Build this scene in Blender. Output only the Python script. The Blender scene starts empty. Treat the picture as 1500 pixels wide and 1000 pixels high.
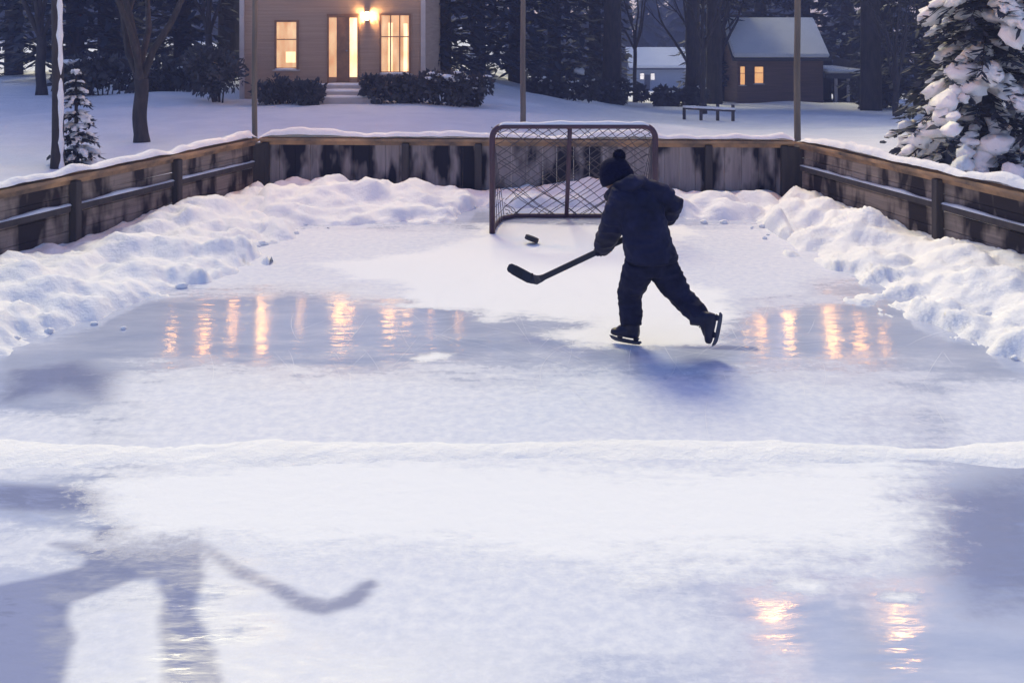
import bpy, bmesh, math, random
from mathutils import Vector, Matrix, Quaternion, noise
random.seed(11)
SC = bpy.context.scene
COL = SC.collection
F, CX, YH, H = 1500.0, 750.0, 30.0, 2.45      # focal length, centre column, horizon row, eye height
R = math.radians

def gp(px, py, z=0.0):
    d = F * (H - z) / (py - YH)
    return Vector(((px - CX) * d / F, d, z))
def pp(px, py, d):
    return Vector(((px - CX) * d / F, d, H - (py - YH) * d / F))
def sstep(a, b, x):
    t = max(0.0, min(1.0, (x - a) / (b - a)))
    return t * t * (3 - 2 * t)
def nz(x, y, z=0.0, o=3):
    return noise.fractal(Vector((x, y, z)), 1.0, 2.0, o)

# ------------------------------------------------------------------ tagging
def tag(o, label=None, cat=None, group=None, kind=None):
    if label: o['label'] = label
    if cat: o['category'] = cat
    if group: o['group'] = group
    if kind: o['kind'] = kind
    return o
def empty(name, loc, label=None, cat=None, group=None):
    o = bpy.data.objects.new(name, None)
    COL.objects.link(o)
    o.empty_display_size = 0.3
    o.location = loc
    return tag(o, label, cat, group)

class MB:
    """collects geometry in world space, links it as one mesh object"""
    def __init__(s):
        s.v = []; s.f = []; s.m = []; s.sm = []
    def add(s, vs, fs, mi=0, smooth=False):
        b = len(s.v)
        s.v += [tuple(v) for v in vs]
        for f in fs:
            s.f.append([i + b for i in f]); s.m.append(mi); s.sm.append(smooth)
        return s
    def box(s, c, size, rz=0.0, mi=0, rot=None):
        M = rot if rot else Matrix.Rotation(rz, 3, 'Z')
        hx, hy, hz = size[0] / 2, size[1] / 2, size[2] / 2
        c = Vector(c)
        vs = [c + M @ Vector((x, y, z)) for z in (-hz, hz) for x, y in ((-hx, -hy), (hx, -hy), (hx, hy), (-hx, hy))]
        s.add(vs, [(3, 2, 1, 0), (4, 5, 6, 7), (0, 1, 5, 4), (1, 2, 6, 5), (2, 3, 7, 6), (3, 0, 4, 7)], mi)
        return s
    def tube(s, pts, rad, n=8, mi=0, cap=True, smooth=True):
        pts = [Vector(p) for p in pts]
        if not hasattr(rad, '__len__'): rad = [rad] * len(pts)
        t0 = (pts[1] - pts[0]).normalized()
        up = Vector((0, 0, 1)) if abs(t0.z) < .9 else Vector((1, 0, 0))
        u = t0.cross(up).normalized()
        vs, fs = [], []
        for i, p in enumerate(pts):
            if i == 0: t = t0
            elif i == len(pts) - 1: t = (pts[i] - pts[i - 1]).normalized()
            else:
                t = ((pts[i + 1] - pts[i]).normalized() + (pts[i] - pts[i - 1]).normalized())
                t = t.normalized() if t.length > 1e-6 else t0
            u = (u - t * u.dot(t))
            u = u.normalized() if u.length > 1e-6 else t.orthogonal().normalized()
            w = t.cross(u)
            for k in range(n):
                a = 2 * math.pi * k / n
                vs.append(p + (u * math.cos(a) + w * math.sin(a)) * rad[i])
        for i in range(len(pts) - 1):
            for k in range(n):
                k2 = (k + 1) % n
                fs.append((i * n + k, i * n + k2, (i + 1) * n + k2, (i + 1) * n + k))
        if cap:
            fs.append(tuple(reversed(range(n)))); fs.append(tuple(range((len(pts) - 1) * n, len(pts) * n)))
        s.add(vs, fs, mi, smooth)
        return s
    def blob(s, c, r, seg=10, rings=6, mi=0, rough=0.0, rot=None, seed=0.0):
        c = Vector(c)
        if not hasattr(r, '__len__'): r = (r, r, r)
        vs, fs = [], []
        for j in range(rings + 1):
            th = math.pi * j / rings
            for k in range(seg):
                a = 2 * math.pi * k / seg
                d = Vector((math.sin(th) * math.cos(a), math.sin(th) * math.sin(a), math.cos(th)))
                q = 1 + (rough * noise.noise(d * 1.7 + c * 3 + Vector((seed, 0, 0))) if rough else 0)
                v = Vector((d.x * r[0], d.y * r[1], d.z * r[2])) * q
                vs.append(c + (rot @ v if rot else v))
        for j in range(rings):
            for k in range(seg):
                k2 = (k + 1) % seg
                fs.append((j * seg + k, (j + 1) * seg + k, (j + 1) * seg + k2, j * seg + k2))
        s.add(vs, fs, mi, True)
        return s
    def loft(s, rings, mi=0, cap=True, n=24):
        """rings: (centre, lateral vec*half, depth vec*half)"""
        vs, fs = [], []
        for c, a, b in rings:
            for k in range(n):
                t = 2 * math.pi * k / n
                vs.append(c + a * math.cos(t) + b * math.sin(t))
        for i in range(len(rings) - 1):
            for k in range(n):
                k2 = (k + 1) % n
                fs.append((i * n + k, i * n + k2, (i + 1) * n + k2, (i + 1) * n + k))
        if cap:
            fs.append(tuple(reversed(range(n)))); fs.append(tuple(range((len(rings) - 1) * n, len(rings) * n)))
        s.add(vs, fs, mi, True)
        return s
    def build(s, name, mats, parent=None, recalc=False):
        me = bpy.data.meshes.new(name)
        off = Vector((0, 0, 0))
        if parent is None:
            xs = [v[0] for v in s.v]; ys = [v[1] for v in s.v]; zs = [v[2] for v in s.v]
            off = Vector(((min(xs) + max(xs)) / 2, (min(ys) + max(ys)) / 2, min(zs)))
        else:
            p = parent; off = Vector((0, 0, 0))
            while p is not None: off += p.location; p = p.parent
        me.from_pydata([(v[0] - off.x, v[1] - off.y, v[2] - off.z) for v in s.v], [], s.f)
        if not isinstance(mats, (list, tuple)): mats = [mats]
        for m in mats: me.materials.append(m)
        me.polygons.foreach_set('material_index', s.m)
        me.polygons.foreach_set('use_smooth', s.sm)
        if recalc:
            bm = bmesh.new(); bm.from_mesh(me)
            bmesh.ops.recalc_face_normals(bm, faces=bm.faces[:]); bm.to_mesh(me); bm.free()
        me.update()
        o = bpy.data.objects.new(name, me)
        COL.objects.link(o)
        if parent is None: o.location = off
        else: o.parent = parent
        return o

def bevel(o, w=0.008, seg=2):
    bm = bmesh.new(); bm.from_mesh(o.data)
    bmesh.ops.bevel(bm, geom=[e for e in bm.edges if e.calc_face_angle(0) > .6], offset=w, segments=seg, affect='EDGES')
    bm.to_mesh(o.data); bm.free()
    return o

def remesh(o, size, smooth=4, wrinkle=0.0, scale=12.0, stretch=1.0):
    """fuse the pieces of one mesh into one continuous surface"""
    m = o.modifiers.new('r', 'REMESH'); m.mode = 'VOXEL'; m.voxel_size = size; m.use_smooth_shade = True
    s = o.modifiers.new('s', 'SMOOTH'); s.iterations = smooth; s.factor = .5
    bpy.context.view_layer.update()
    dg = bpy.context.evaluated_depsgraph_get()
    me = bpy.data.meshes.new_from_object(o.evaluated_get(dg))
    me.name = o.name
    o.modifiers.clear()
    mats = [x for x in o.data.materials]
    o.data = me
    if not len(me.materials):
        for x in mats: me.materials.append(x)
    if wrinkle:
        nr = [v.normal.copy() for v in me.vertices]
        for v, n in zip(me.vertices, nr):
            p = v.co
            w = 1 - abs(noise.noise(Vector((p.x * scale, p.y * scale, p.z * scale * stretch)))) * 2
            w2 = noise.noise(p * scale * 2.7)
            v.co = p + n * wrinkle * (w * .8 + w2 * .4)
    me.polygons.foreach_set('use_smooth', [True] * len(me.polygons))
    me.update()
    return o

# ------------------------------------------------------------------ materials
def mat(name, build):
    m = bpy.data.materials.new(name); m.use_nodes = True
    nt = m.node_tree; b = nt.nodes['Principled BSDF']
    build(nt, b)
    return m
def N(nt, t, **kw):
    n = nt.nodes.new(t)
    for k, v in kw.items():
        if k in n.inputs: n.inputs[k].default_value = v
        else: setattr(n, k, v)
    return n
def coords(nt, scale=(1, 1, 1), kind='Object'):
    tc = nt.nodes.new('ShaderNodeTexCoord')
    mp = nt.nodes.new('ShaderNodeMapping'); mp.inputs['Scale'].default_value = scale
    nt.links.new(tc.outputs[kind], mp.inputs['Vector'])
    return mp.outputs['Vector']
def ramp(nt, fac, stops):
    r = nt.nodes.new('ShaderNodeValToRGB')
    e = r.color_ramp.elements
    while len(e) < len(stops): e.new(.5)
    for i, (p, c) in enumerate(stops):
        e[i].position = p; e[i].color = (c[0], c[1], c[2], 1)
    nt.links.new(fac, r.inputs['Fac'])
    return r.outputs['Color']
def simple(name, c1, c2, scale=6, rough=.7, bump=.2, bscale=30, st=(1, 1, 1), spec=.5, metal=0.0, bdist=.01):
    def f(nt, b):
        v = coords(nt, st)
        n = N(nt, 'ShaderNodeTexNoise', Scale=scale, Detail=6.0, Roughness=.6)
        nt.links.new(v, n.inputs['Vector'])
        nt.links.new(ramp(nt, n.outputs['Fac'], [(.32, c1), (.68, c2)]), b.inputs['Base Color'])
        b.inputs['Roughness'].default_value = rough; b.inputs['Metallic'].default_value = metal
        b.inputs['Specular IOR Level'].default_value = spec
        if bump:
            n2 = N(nt, 'ShaderNodeTexNoise', Scale=bscale, Detail=4.0)
            nt.links.new(v, n2.inputs['Vector'])
            bp = N(nt, 'ShaderNodeBump', Strength=bump, Distance=bdist)
            nt.links.new(n2.outputs['Fac'], bp.inputs['Height']); nt.links.new(bp.outputs['Normal'], b.inputs['Normal'])
    return mat(name, f)
def emit(name, c1, c2, strength, scale=3.0):
    def f(nt, b):
        v = coords(nt, (1, 1, .4))
        n = N(nt, 'ShaderNodeTexNoise', Scale=scale, Detail=2.0); nt.links.new(v, n.inputs['Vector'])
        c = ramp(nt, n.outputs['Fac'], [(.35, c1), (.65, c2)])
        nt.links.new(c, b.inputs['Emission Color']); nt.links.new(c, b.inputs['Base Color'])
        b.inputs['Emission Strength'].default_value = strength; b.inputs['Roughness'].default_value = .2
    return mat(name, f)

def snow_build(c1, c2, bump, dist):
    def f(nt, b):
        v = coords(nt, (1, 1, 1))
        n = N(nt, 'ShaderNodeTexNoise', Scale=1.3, Detail=5.0); nt.links.new(v, n.inputs['Vector'])
        nt.links.new(ramp(nt, n.outputs['Fac'], [(.3, c1), (.7, c2)]), b.inputs['Base Color'])
        b.inputs['Roughness'].default_value = .75; b.inputs['Specular IOR Level'].default_value = .25
        a = N(nt, 'ShaderNodeTexNoise', Scale=9.0, Detail=8.0, Roughness=.65); nt.links.new(v, a.inputs['Vector'])
        bp = N(nt, 'ShaderNodeBump', Strength=bump, Distance=dist)
        nt.links.new(a.outputs['Fac'], bp.inputs['Height']); nt.links.new(bp.outputs['Normal'], b.inputs['Normal'])
    return f
M = {}
M['snow'] = mat('fresh_snow', snow_build((.86, .865, .88), (.93, .93, .93), .5, .05))
M['ground'] = mat('yard_snow', snow_build((.80, .81, .85), (.9, .9, .92), .45, .12))
M['bark'] = simple('bark', (.022, .019, .022), (.06, .05, .05), 9, .9, .6, 22, (1, 1, .25), bdist=.03)
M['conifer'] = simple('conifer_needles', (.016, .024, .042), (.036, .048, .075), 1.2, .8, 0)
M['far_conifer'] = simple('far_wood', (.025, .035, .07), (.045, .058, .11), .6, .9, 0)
M['shrub'] = simple('shrub_leaves', (.035, .04, .05), (.085, .085, .09), 2.0, .8, 0)
M['pole'] = simple('weathered_pole', (.10, .085, .075), (.2, .165, .135), 7, .8, .3, 30, (1, 1, .1))
M['darkpole'] = simple('dark_post_wood', (.035, .03, .035), (.075, .062, .06), 8, .85, .3, 30, (1, 1, .15))
M['caprail'] = simple('cap_rail_wood', (.09, .07, .06), (.56, .33, .17), 2.2, .65, .3, 25)
M['frame'] = simple('old_red_paint', (.028, .010, .030), (.055, .018, .042), 7, .45, .1, 40)
M['cord'] = simple('net_cord', (.045, .04, .055), (.075, .065, .085), 9, .9, 0)
M['metal'] = simple('steel', (.25, .26, .3), (.4, .4, .43), 9, .35, .05, 60, metal=1.0)
M['jacket'] = simple('navy_jacket', (.003, .0036, .018), (.013, .015, .056), 7, .75, .35, 45, spec=.25)
M['trousers'] = simple('navy_trousers', (.003, .0036, .017), (.017, .018, .050), 8, .8, .35, 50, spec=.2)
M['knit'] = simple('navy_knit', (.0035, .004, .020), (.007, .008, .034), 40, .95, .9, 90, (1, 1, .5), spec=.1)
M['glove'] = simple('dark_glove', (.004, .005, .022), (.009, .010, .04), 12, .7, .3, 50, spec=.2)
M['boot'] = simple('black_skate_boot', (.004, .005, .022), (.010, .012, .045), 12, .45, .2, 50, spec=.3)
M['blade'] = simple('skate_blade', (.035, .04, .07), (.07, .075, .11), 12, .4, .1, 60, metal=.6)
M['skin'] = simple('skin', (.30, .16, .12), (.38, .21, .16), 12, .55, .1, 80)
M['hair'] = simple('dark_hair', (.008, .006, .008), (.02, .014, .014), 30, .7, .5, 60, (1, 1, .2))
M['stick'] = simple('dark_stick_wood', (.003, .0035, .014), (.009, .010, .030), 10, .55, .15, 40)
M['rubber'] = simple('puck_rubber', (.006, .006, .014), (.014, .014, .024), 25, .7, .3, 80)
M['wall_mauve'] = simple('painted_siding_tan', (.36, .245, .17), (.46, .325, .235), 1.5, .85, .4, 7, (.3, .3, 12), bdist=.03)
M['wall_brown'] = simple('painted_siding_brown', (.16, .105, .085), (.24, .16, .13), 1.5, .85, .4, 6, (.3, .3, 9), bdist=.04)
M['wall_blue'] = simple('painted_siding_blue', (.30, .34, .42), (.38, .42, .5), 1.5, .85, .3, 5, (.3, .3, 8), bdist=.04)
M['trim'] = simple('pale_trim', (.42, .38, .37), (.55, .5, .48), 3, .7, .1, 20)
M['brownframe'] = simple('brown_frame', (.20, .10, .055), (.32, .17, .09), 5, .6, .1, 20)
M['roof'] = simple('dark_shingles', (.06, .06, .075), (.1, .1, .12), 9, .9, .4, 12)
M['brick'] = simple('chimney_brick', (.17, .08, .06), (.27, .13, .1), 9, .9, .5, 14)
M['lit_bright'] = emit('bright_lit_pane', (1, .63, .30), (1, .80, .5), 1.15)
M['lit_amber'] = emit('amber_lit_pane', (.72, .36, .15), (1, .62, .32), .6)
M['lit_deep'] = emit('deep_amber_pane', (.85, .4, .14), (1, .55, .22), .75)
M['lit_upper'] = emit('upper_lit_pane', (1, .62, .28), (1, .75, .42), 6.0)
M['lit_pale'] = emit('pale_lit_pane', (.8, .75, .72), (1, .9, .8), .8)
M['bulb'] = emit('warm_bulb', (1, .40, .07), (1, .50, .13), 24)
M['cable'] = simple('black_cable', (.01, .01, .012), (.02, .02, .022), 9, .6, 0)
M['floodglass'] = emit('flood_lamp_glass', (1, .44, .10), (1, .52, .16), 170)
M['porchglass'] = emit('porch_lantern_glass', (1, .55, .22), (1, .62, .3), 400)

def plank_build(c1, c2, stain, axis):
    def f(nt, b):
        sc = (.35, .35, 9) if axis == 'h' else (7, 7, .35)
        v = coords(nt, sc)
        n = N(nt, 'ShaderNodeTexNoise', Scale=2.4, Detail=7.0, Roughness=.65); nt.links.new(v, n.inputs['Vector'])
        c = ramp(nt, n.outputs['Fac'], [(.3, c1), (.7, c2)])
        v2 = coords(nt, (2.2, 2.2, .8))
        s = N(nt, 'ShaderNodeTexNoise', Scale=1.5, Detail=3.0); nt.links.new(v2, s.inputs['Vector'])
        k = ramp(nt, s.outputs['Fac'], [(.45, (0, 0, 0)), (.57, (1, 1, 1))])
        mx = N(nt, 'ShaderNodeMix', data_type='RGBA')
        nt.links.new(k, mx.inputs[0]); nt.links.new(c, mx.inputs[6]); mx.inputs[7].default_value = (*stain, 1)
        nt.links.new(mx.outputs[2], b.inputs['Base Color'])
        b.inputs['Roughness'].default_value = .85; b.inputs['Specular IOR Level'].default_value = .2
        bp = N(nt, 'ShaderNodeBump', Strength=.5, Distance=.01)
        nt.links.new(n.outputs['Fac'], bp.inputs['Height']); nt.links.new(bp.outputs['Normal'], b.inputs['Normal'])
    return f
M['plank_h'] = mat('grey_brown_planks', plank_build((.19, .15, .13), (.36, .29, .25), (.035, .028, .032), 'h'))
M['plank_v'] = mat('old_back_planks', plank_build((.22, .185, .185), (.38, .325, .315), (.018, .017, .028), 'v'))

def ice_build(nt, b):
    v = coords(nt, (1, 1, 1))
    def att(nm):
        a = N(nt, 'ShaderNodeAttribute', attribute_name=nm); return a.outputs['Fac']
    n1 = N(nt, 'ShaderNodeTexNoise', Scale=2.2, Detail=9.0, Roughness=.68); nt.links.new(coords(nt, (.55, 1.6, 1)), n1.inputs['Vector'])
    n2 = N(nt, 'ShaderNodeTexNoise', Scale=14.0, Detail=6.0, Roughness=.7); nt.links.new(v, n2.inputs['Vector'])
    def math_(op, a, c, cl=False):
        m = nt.nodes.new('ShaderNodeMath'); m.operation = op; m.use_clamp = cl
        for i, x in enumerate((a, c)):
            if isinstance(x, (int, float)): m.inputs[i].default_value = x
            else: nt.links.new(x, m.inputs[i])
        return m.outputs[0]
    def edge(a, amp, w):
        e = math_('ADD', a, math_('MULTIPLY', math_('SUBTRACT', n1.outputs['Fac'], .5), amp))
        e = math_('ADD', e, math_('MULTIPLY', math_('SUBTRACT', n2.outputs['Fac'], .5), amp * .45))
        mr = N(nt, 'ShaderNodeMapRange', interpolation_type='SMOOTHSTEP')
        mr.inputs[1].default_value = .5 - w; mr.inputs[2].default_value = .5 + w
        nt.links.new(e, mr.inputs[0]); return mr.outputs[0]
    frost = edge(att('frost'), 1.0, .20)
    wet_shadow = edge(att('wet_shadow'), .5, .15)
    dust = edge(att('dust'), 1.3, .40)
    bare = ramp(nt, n1.outputs['Fac'], [(.3, (.40, .45, .60)), (.7, (.58, .61, .72))])
    def mix(f_, a, c):
        m = N(nt, 'ShaderNodeMix', data_type='RGBA'); nt.links.new(f_, m.inputs[0])
        for i, x in ((6, a), (7, c)):
            if isinstance(x, tuple): m.inputs[i].default_value = (*x, 1)
            else: nt.links.new(x, m.inputs[i])
        return m.outputs[2]
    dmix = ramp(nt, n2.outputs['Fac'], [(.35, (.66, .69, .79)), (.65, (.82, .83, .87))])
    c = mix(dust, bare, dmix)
    c = mix(wet_shadow, c, (.27, .30, .45))  # darker blue ice; also colours in the leg and stick shadows
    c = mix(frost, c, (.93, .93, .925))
    nt.links.new(c, b.inputs['Base Color'])
    rough = math_('ADD', math_('MULTIPLY', n1.outputs['Fac'], .13), .03)
    rough = math_('ADD', rough, math_('MULTIPLY', dust, .40))
    rough = math_('ADD', rough, math_('MULTIPLY', frost, .45))
    rough = math_('SUBTRACT', rough, math_('MULTIPLY', wet_shadow, .08), True)
    nt.links.new(rough, b.inputs['Roughness'])
    b.inputs['IOR'].default_value = 1.31
    matt = math_('MAXIMUM', dust, frost)
    nt.links.new(math_('SUBTRACT', .5, math_('MULTIPLY', matt, .42)), b.inputs['Specular IOR Level'])
    n3 = N(nt, 'ShaderNodeTexNoise', Scale=5.0, Detail=3.0); nt.links.new(coords(nt, (.8, 2.4, 1)), n3.inputs['Vector'])
    hgt = math_('ADD', math_('MULTIPLY', n3.outputs['Fac'], .6), math_('MULTIPLY', math_('MULTIPLY', frost, n2.outputs['Fac']), 1.0))
    hgt = math_('ADD', hgt, math_('MULTIPLY', frost, .35))
    bp = N(nt, 'ShaderNodeBump', Strength=.35, Distance=.012)
    nt.links.new(hgt, bp.inputs['Height']); nt.links.new(bp.outputs['Normal'], b.inputs['Normal'])
M['ice'] = mat('rink_ice', ice_build)

# ------------------------------------------------------------------ rink outline
LEFT = [Vector((-5.55, -4, 0)), Vector((-5.4, 9.2, 0)), Vector((-3.63, 14.53, 0))]
A = gp(375, 283); B = gp(1170, 290)
LEDGE = gp(77, 370); REDGE = gp(1425, 374)
dl = (LEDGE - A).normalized(); dr = (REDGE - B).normalized()
LFAR = A + dl * 9.0; RFAR = B + dr * 9.0
HB = .78

def terrain(x, y):
    w = sstep(-3.5, 6.5, x)
    z = -w * .055 * max(0.0, y - 17)
    z += .10 * nz(x * .16, y * .16, 3.1) * sstep(15, 19, y) + .05 * nz(x * .6, y * .6, 7.7, 2)
    z += .28 * sstep(0.3, .8, noise.noise(Vector((x * .13 + 4, y * .22, 9)))) * sstep(20, 26, y)
    ax = abs(x - .2)
    inside = (1 - sstep(4.6, 5.6, ax)) * (1 - sstep(14.2, 14.6, y)) if y < 14.6 else 0
    return z - .12 * inside - .03
# ground sheet: fine near, coarse to the horizon
def axis(a, b, fine0, fine1, fs, growth):
    v = []; x = fine0
    while x <= fine1: v.append(x); x += fs
    s = fs; x = v[-1]
    while x < b: s *= growth; x += s; v.append(x)
    s = fs; x = v[0]; pre = []
    while x > a: s *= growth; x -= s; pre.append(x)
    return pre[::-1] + v
gx = axis(-330, 330, -12, 14, .25, 1.07)
gy = axis(-40, 420, 12, 40, .25, 1.06)
mb = MB()
vs = [(x, y, terrain(x, y)) for y in gy for x in gx]
nx = len(gx); vs_ground = vs
mb.add(vs, [(j * nx + i, j * nx + i + 1, (j + 1) * nx + i + 1, (j + 1) * nx + i) for j in range(len(gy) - 1) for i in range(nx - 1)], 0, True)
tag(mb.build('snowy_ground', M['ground']), kind='structure')

# ------------------------------------------------------------------ ice sheet with frost, dust and dark patches, some painted as cast shadows
def poly_w(pts): return [gp(x, y) for x, y in pts]
def sd_poly(P, x, y):
    d = 1e9; ins = False; n = len(P)
    for i in range(n):
        a, b = P[i], P[(i + 1) % n]
        ex, ey = b.x - a.x, b.y - a.y
        wx, wy = x - a.x, y - a.y
        t = max(0, min(1, (wx * ex + wy * ey) / (ex * ex + ey * ey + 1e-9)))
        d = min(d, (wx - ex * t) ** 2 + (wy - ey * t) ** 2)
        if (a.y > y) != (b.y > y) and x < (b.x - a.x) * (y - a.y) / (b.y - a.y) + a.x: ins = not ins
    d = math.sqrt(d)
    return d if ins else -d
def sd_line(P, x, y, wid):
    d = 1e9
    for i in range(len(P) - 1):
        a, b = P[i], P[i + 1]
        ex, ey = b.x - a.x, b.y - a.y
        t = max(0, min(1, ((x - a.x) * ex + (y - a.y) * ey) / (ex * ex + ey * ey)))
        d = min(d, math.hypot(x - a.x - ex * t, y - a.y - ey * t))
    return wid - d
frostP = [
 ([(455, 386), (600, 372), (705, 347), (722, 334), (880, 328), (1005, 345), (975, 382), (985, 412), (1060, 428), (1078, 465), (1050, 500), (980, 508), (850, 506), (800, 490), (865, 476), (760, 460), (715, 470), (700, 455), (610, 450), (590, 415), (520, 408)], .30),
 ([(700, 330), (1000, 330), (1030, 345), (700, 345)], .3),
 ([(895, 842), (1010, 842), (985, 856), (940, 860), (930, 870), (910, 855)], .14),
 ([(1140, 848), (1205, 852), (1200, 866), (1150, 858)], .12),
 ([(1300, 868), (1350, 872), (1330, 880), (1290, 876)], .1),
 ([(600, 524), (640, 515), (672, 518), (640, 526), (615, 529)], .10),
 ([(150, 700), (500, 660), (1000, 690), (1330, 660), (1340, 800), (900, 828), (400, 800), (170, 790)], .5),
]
wetShadowP = [  # first two outlines are leg shadows painted into the ice colour
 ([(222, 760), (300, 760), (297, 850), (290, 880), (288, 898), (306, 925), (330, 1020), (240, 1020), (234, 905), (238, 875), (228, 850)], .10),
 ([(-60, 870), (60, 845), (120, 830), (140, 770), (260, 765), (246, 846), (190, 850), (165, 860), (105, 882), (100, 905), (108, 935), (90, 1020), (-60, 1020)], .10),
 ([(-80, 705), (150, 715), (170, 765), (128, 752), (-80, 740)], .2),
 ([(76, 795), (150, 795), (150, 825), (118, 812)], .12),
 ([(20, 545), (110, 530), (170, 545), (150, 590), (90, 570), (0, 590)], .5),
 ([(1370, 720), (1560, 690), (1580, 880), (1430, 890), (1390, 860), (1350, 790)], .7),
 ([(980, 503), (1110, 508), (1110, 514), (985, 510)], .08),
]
stickShadowL = [([(300, 800), (350, 836), (400, 858), (440, 880)], .014), ([(440, 882), (474, 891), (515, 880), (540, 855)], .028)]  # painted shadow of a hockey stick: shaft, then upturned blade
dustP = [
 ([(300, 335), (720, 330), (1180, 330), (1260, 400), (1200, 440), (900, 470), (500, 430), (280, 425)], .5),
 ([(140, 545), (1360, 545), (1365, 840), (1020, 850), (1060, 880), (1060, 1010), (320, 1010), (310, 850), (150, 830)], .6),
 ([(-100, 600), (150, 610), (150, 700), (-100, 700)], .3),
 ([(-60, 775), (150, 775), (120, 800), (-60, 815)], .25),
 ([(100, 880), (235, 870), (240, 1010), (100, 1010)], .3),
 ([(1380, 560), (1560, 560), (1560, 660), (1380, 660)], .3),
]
frostP = [(poly_w(p), w) for p, w in frostP]; wetShadowP = [(poly_w(p), w) for p, w in wetShadowP]; dustP = [(poly_w(p), w) for p, w in dustP]
stickShadowL = [(poly_w(p), w) for p, w in stickShadowL]
def field(lst, x, y, lines=()):
    m = -9
    for P, w in lst: m = max(m, sd_poly(P, x, y) / w)
    for P, w in lines: m = max(m, sd_line(P, x, y, w) / .12 + .15)
    return max(0, min(1, .5 + m * .5))
xs = [-5.5 + i * .04 for i in range(276)]
ys = [1.5 + j * .03 for j in range(151)]
while ys[-1] < 14.6: ys.append(ys[-1] + .055)
vs = [(x, y, 0) for y in ys for x in xs]
nx = len(xs)
mb = MB()
mb.add(vs, [(j * nx + i, j * nx + i + 1, (j + 1) * nx + i + 1, (j + 1) * nx + i) for j in range(len(ys) - 1) for i in range(nx - 1)])
b0 = len(mb.v)
mb.add([(-5.5, -4, 0), (5.5, -4, 0)], [])
mb.f.append([b0, b0 + 1] + [i for i in range(nx - 1, -1, -1)]); mb.m.append(0); mb.sm.append(False)
ice = tag(mb.build('rink_ice', M['ice']), kind='structure')
pts = [(v[0], v[1]) for v in mb.v]
for nm, fn in (('frost', lambda x, y: field(frostP, x, y)), ('wet_shadow', lambda x, y: field(wetShadowP, x, y, stickShadowL)), ('dust', lambda x, y: field(dustP, x, y))):
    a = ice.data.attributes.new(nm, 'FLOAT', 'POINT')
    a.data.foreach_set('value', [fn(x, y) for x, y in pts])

sm = MB(); rnd = random.Random(4)
for k in range(420):
    x, y = rnd.gauss(.6, 1.5), rnd.uniform(6.6, 11.9)
    a = rnd.uniform(0, 6.28); cv = rnd.gauss(0, .16); L = rnd.uniform(.25, 1.1); w = rnd.uniform(.0005, .0011); n = 14
    P = []
    for i in range(n + 1):
        P.append((x, y, w * math.sin(math.pi * i / n) + .0003, a)); x += math.cos(a) * L / n; y += math.sin(a) * L / n; a += cv * L / n * 2
    if any(abs(p[0]) > 3.7 or p[1] > 12.1 for p in P): continue
    vs = []
    for p in P: vs += [(p[0] - math.sin(p[3]) * p[2], p[1] + math.cos(p[3]) * p[2], .004), (p[0] + math.sin(p[3]) * p[2], p[1] - math.cos(p[3]) * p[2], .004)]
    sm.add(vs, [(2 * i, 2 * i + 1, 2 * i + 3, 2 * i + 2) for i in range(n)])
tag(sm.build('skate_marks', M['snow'], None, True), 'fine pale skate cuts scored all over the ice', 'skate marks', None, 'stuff')

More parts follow.
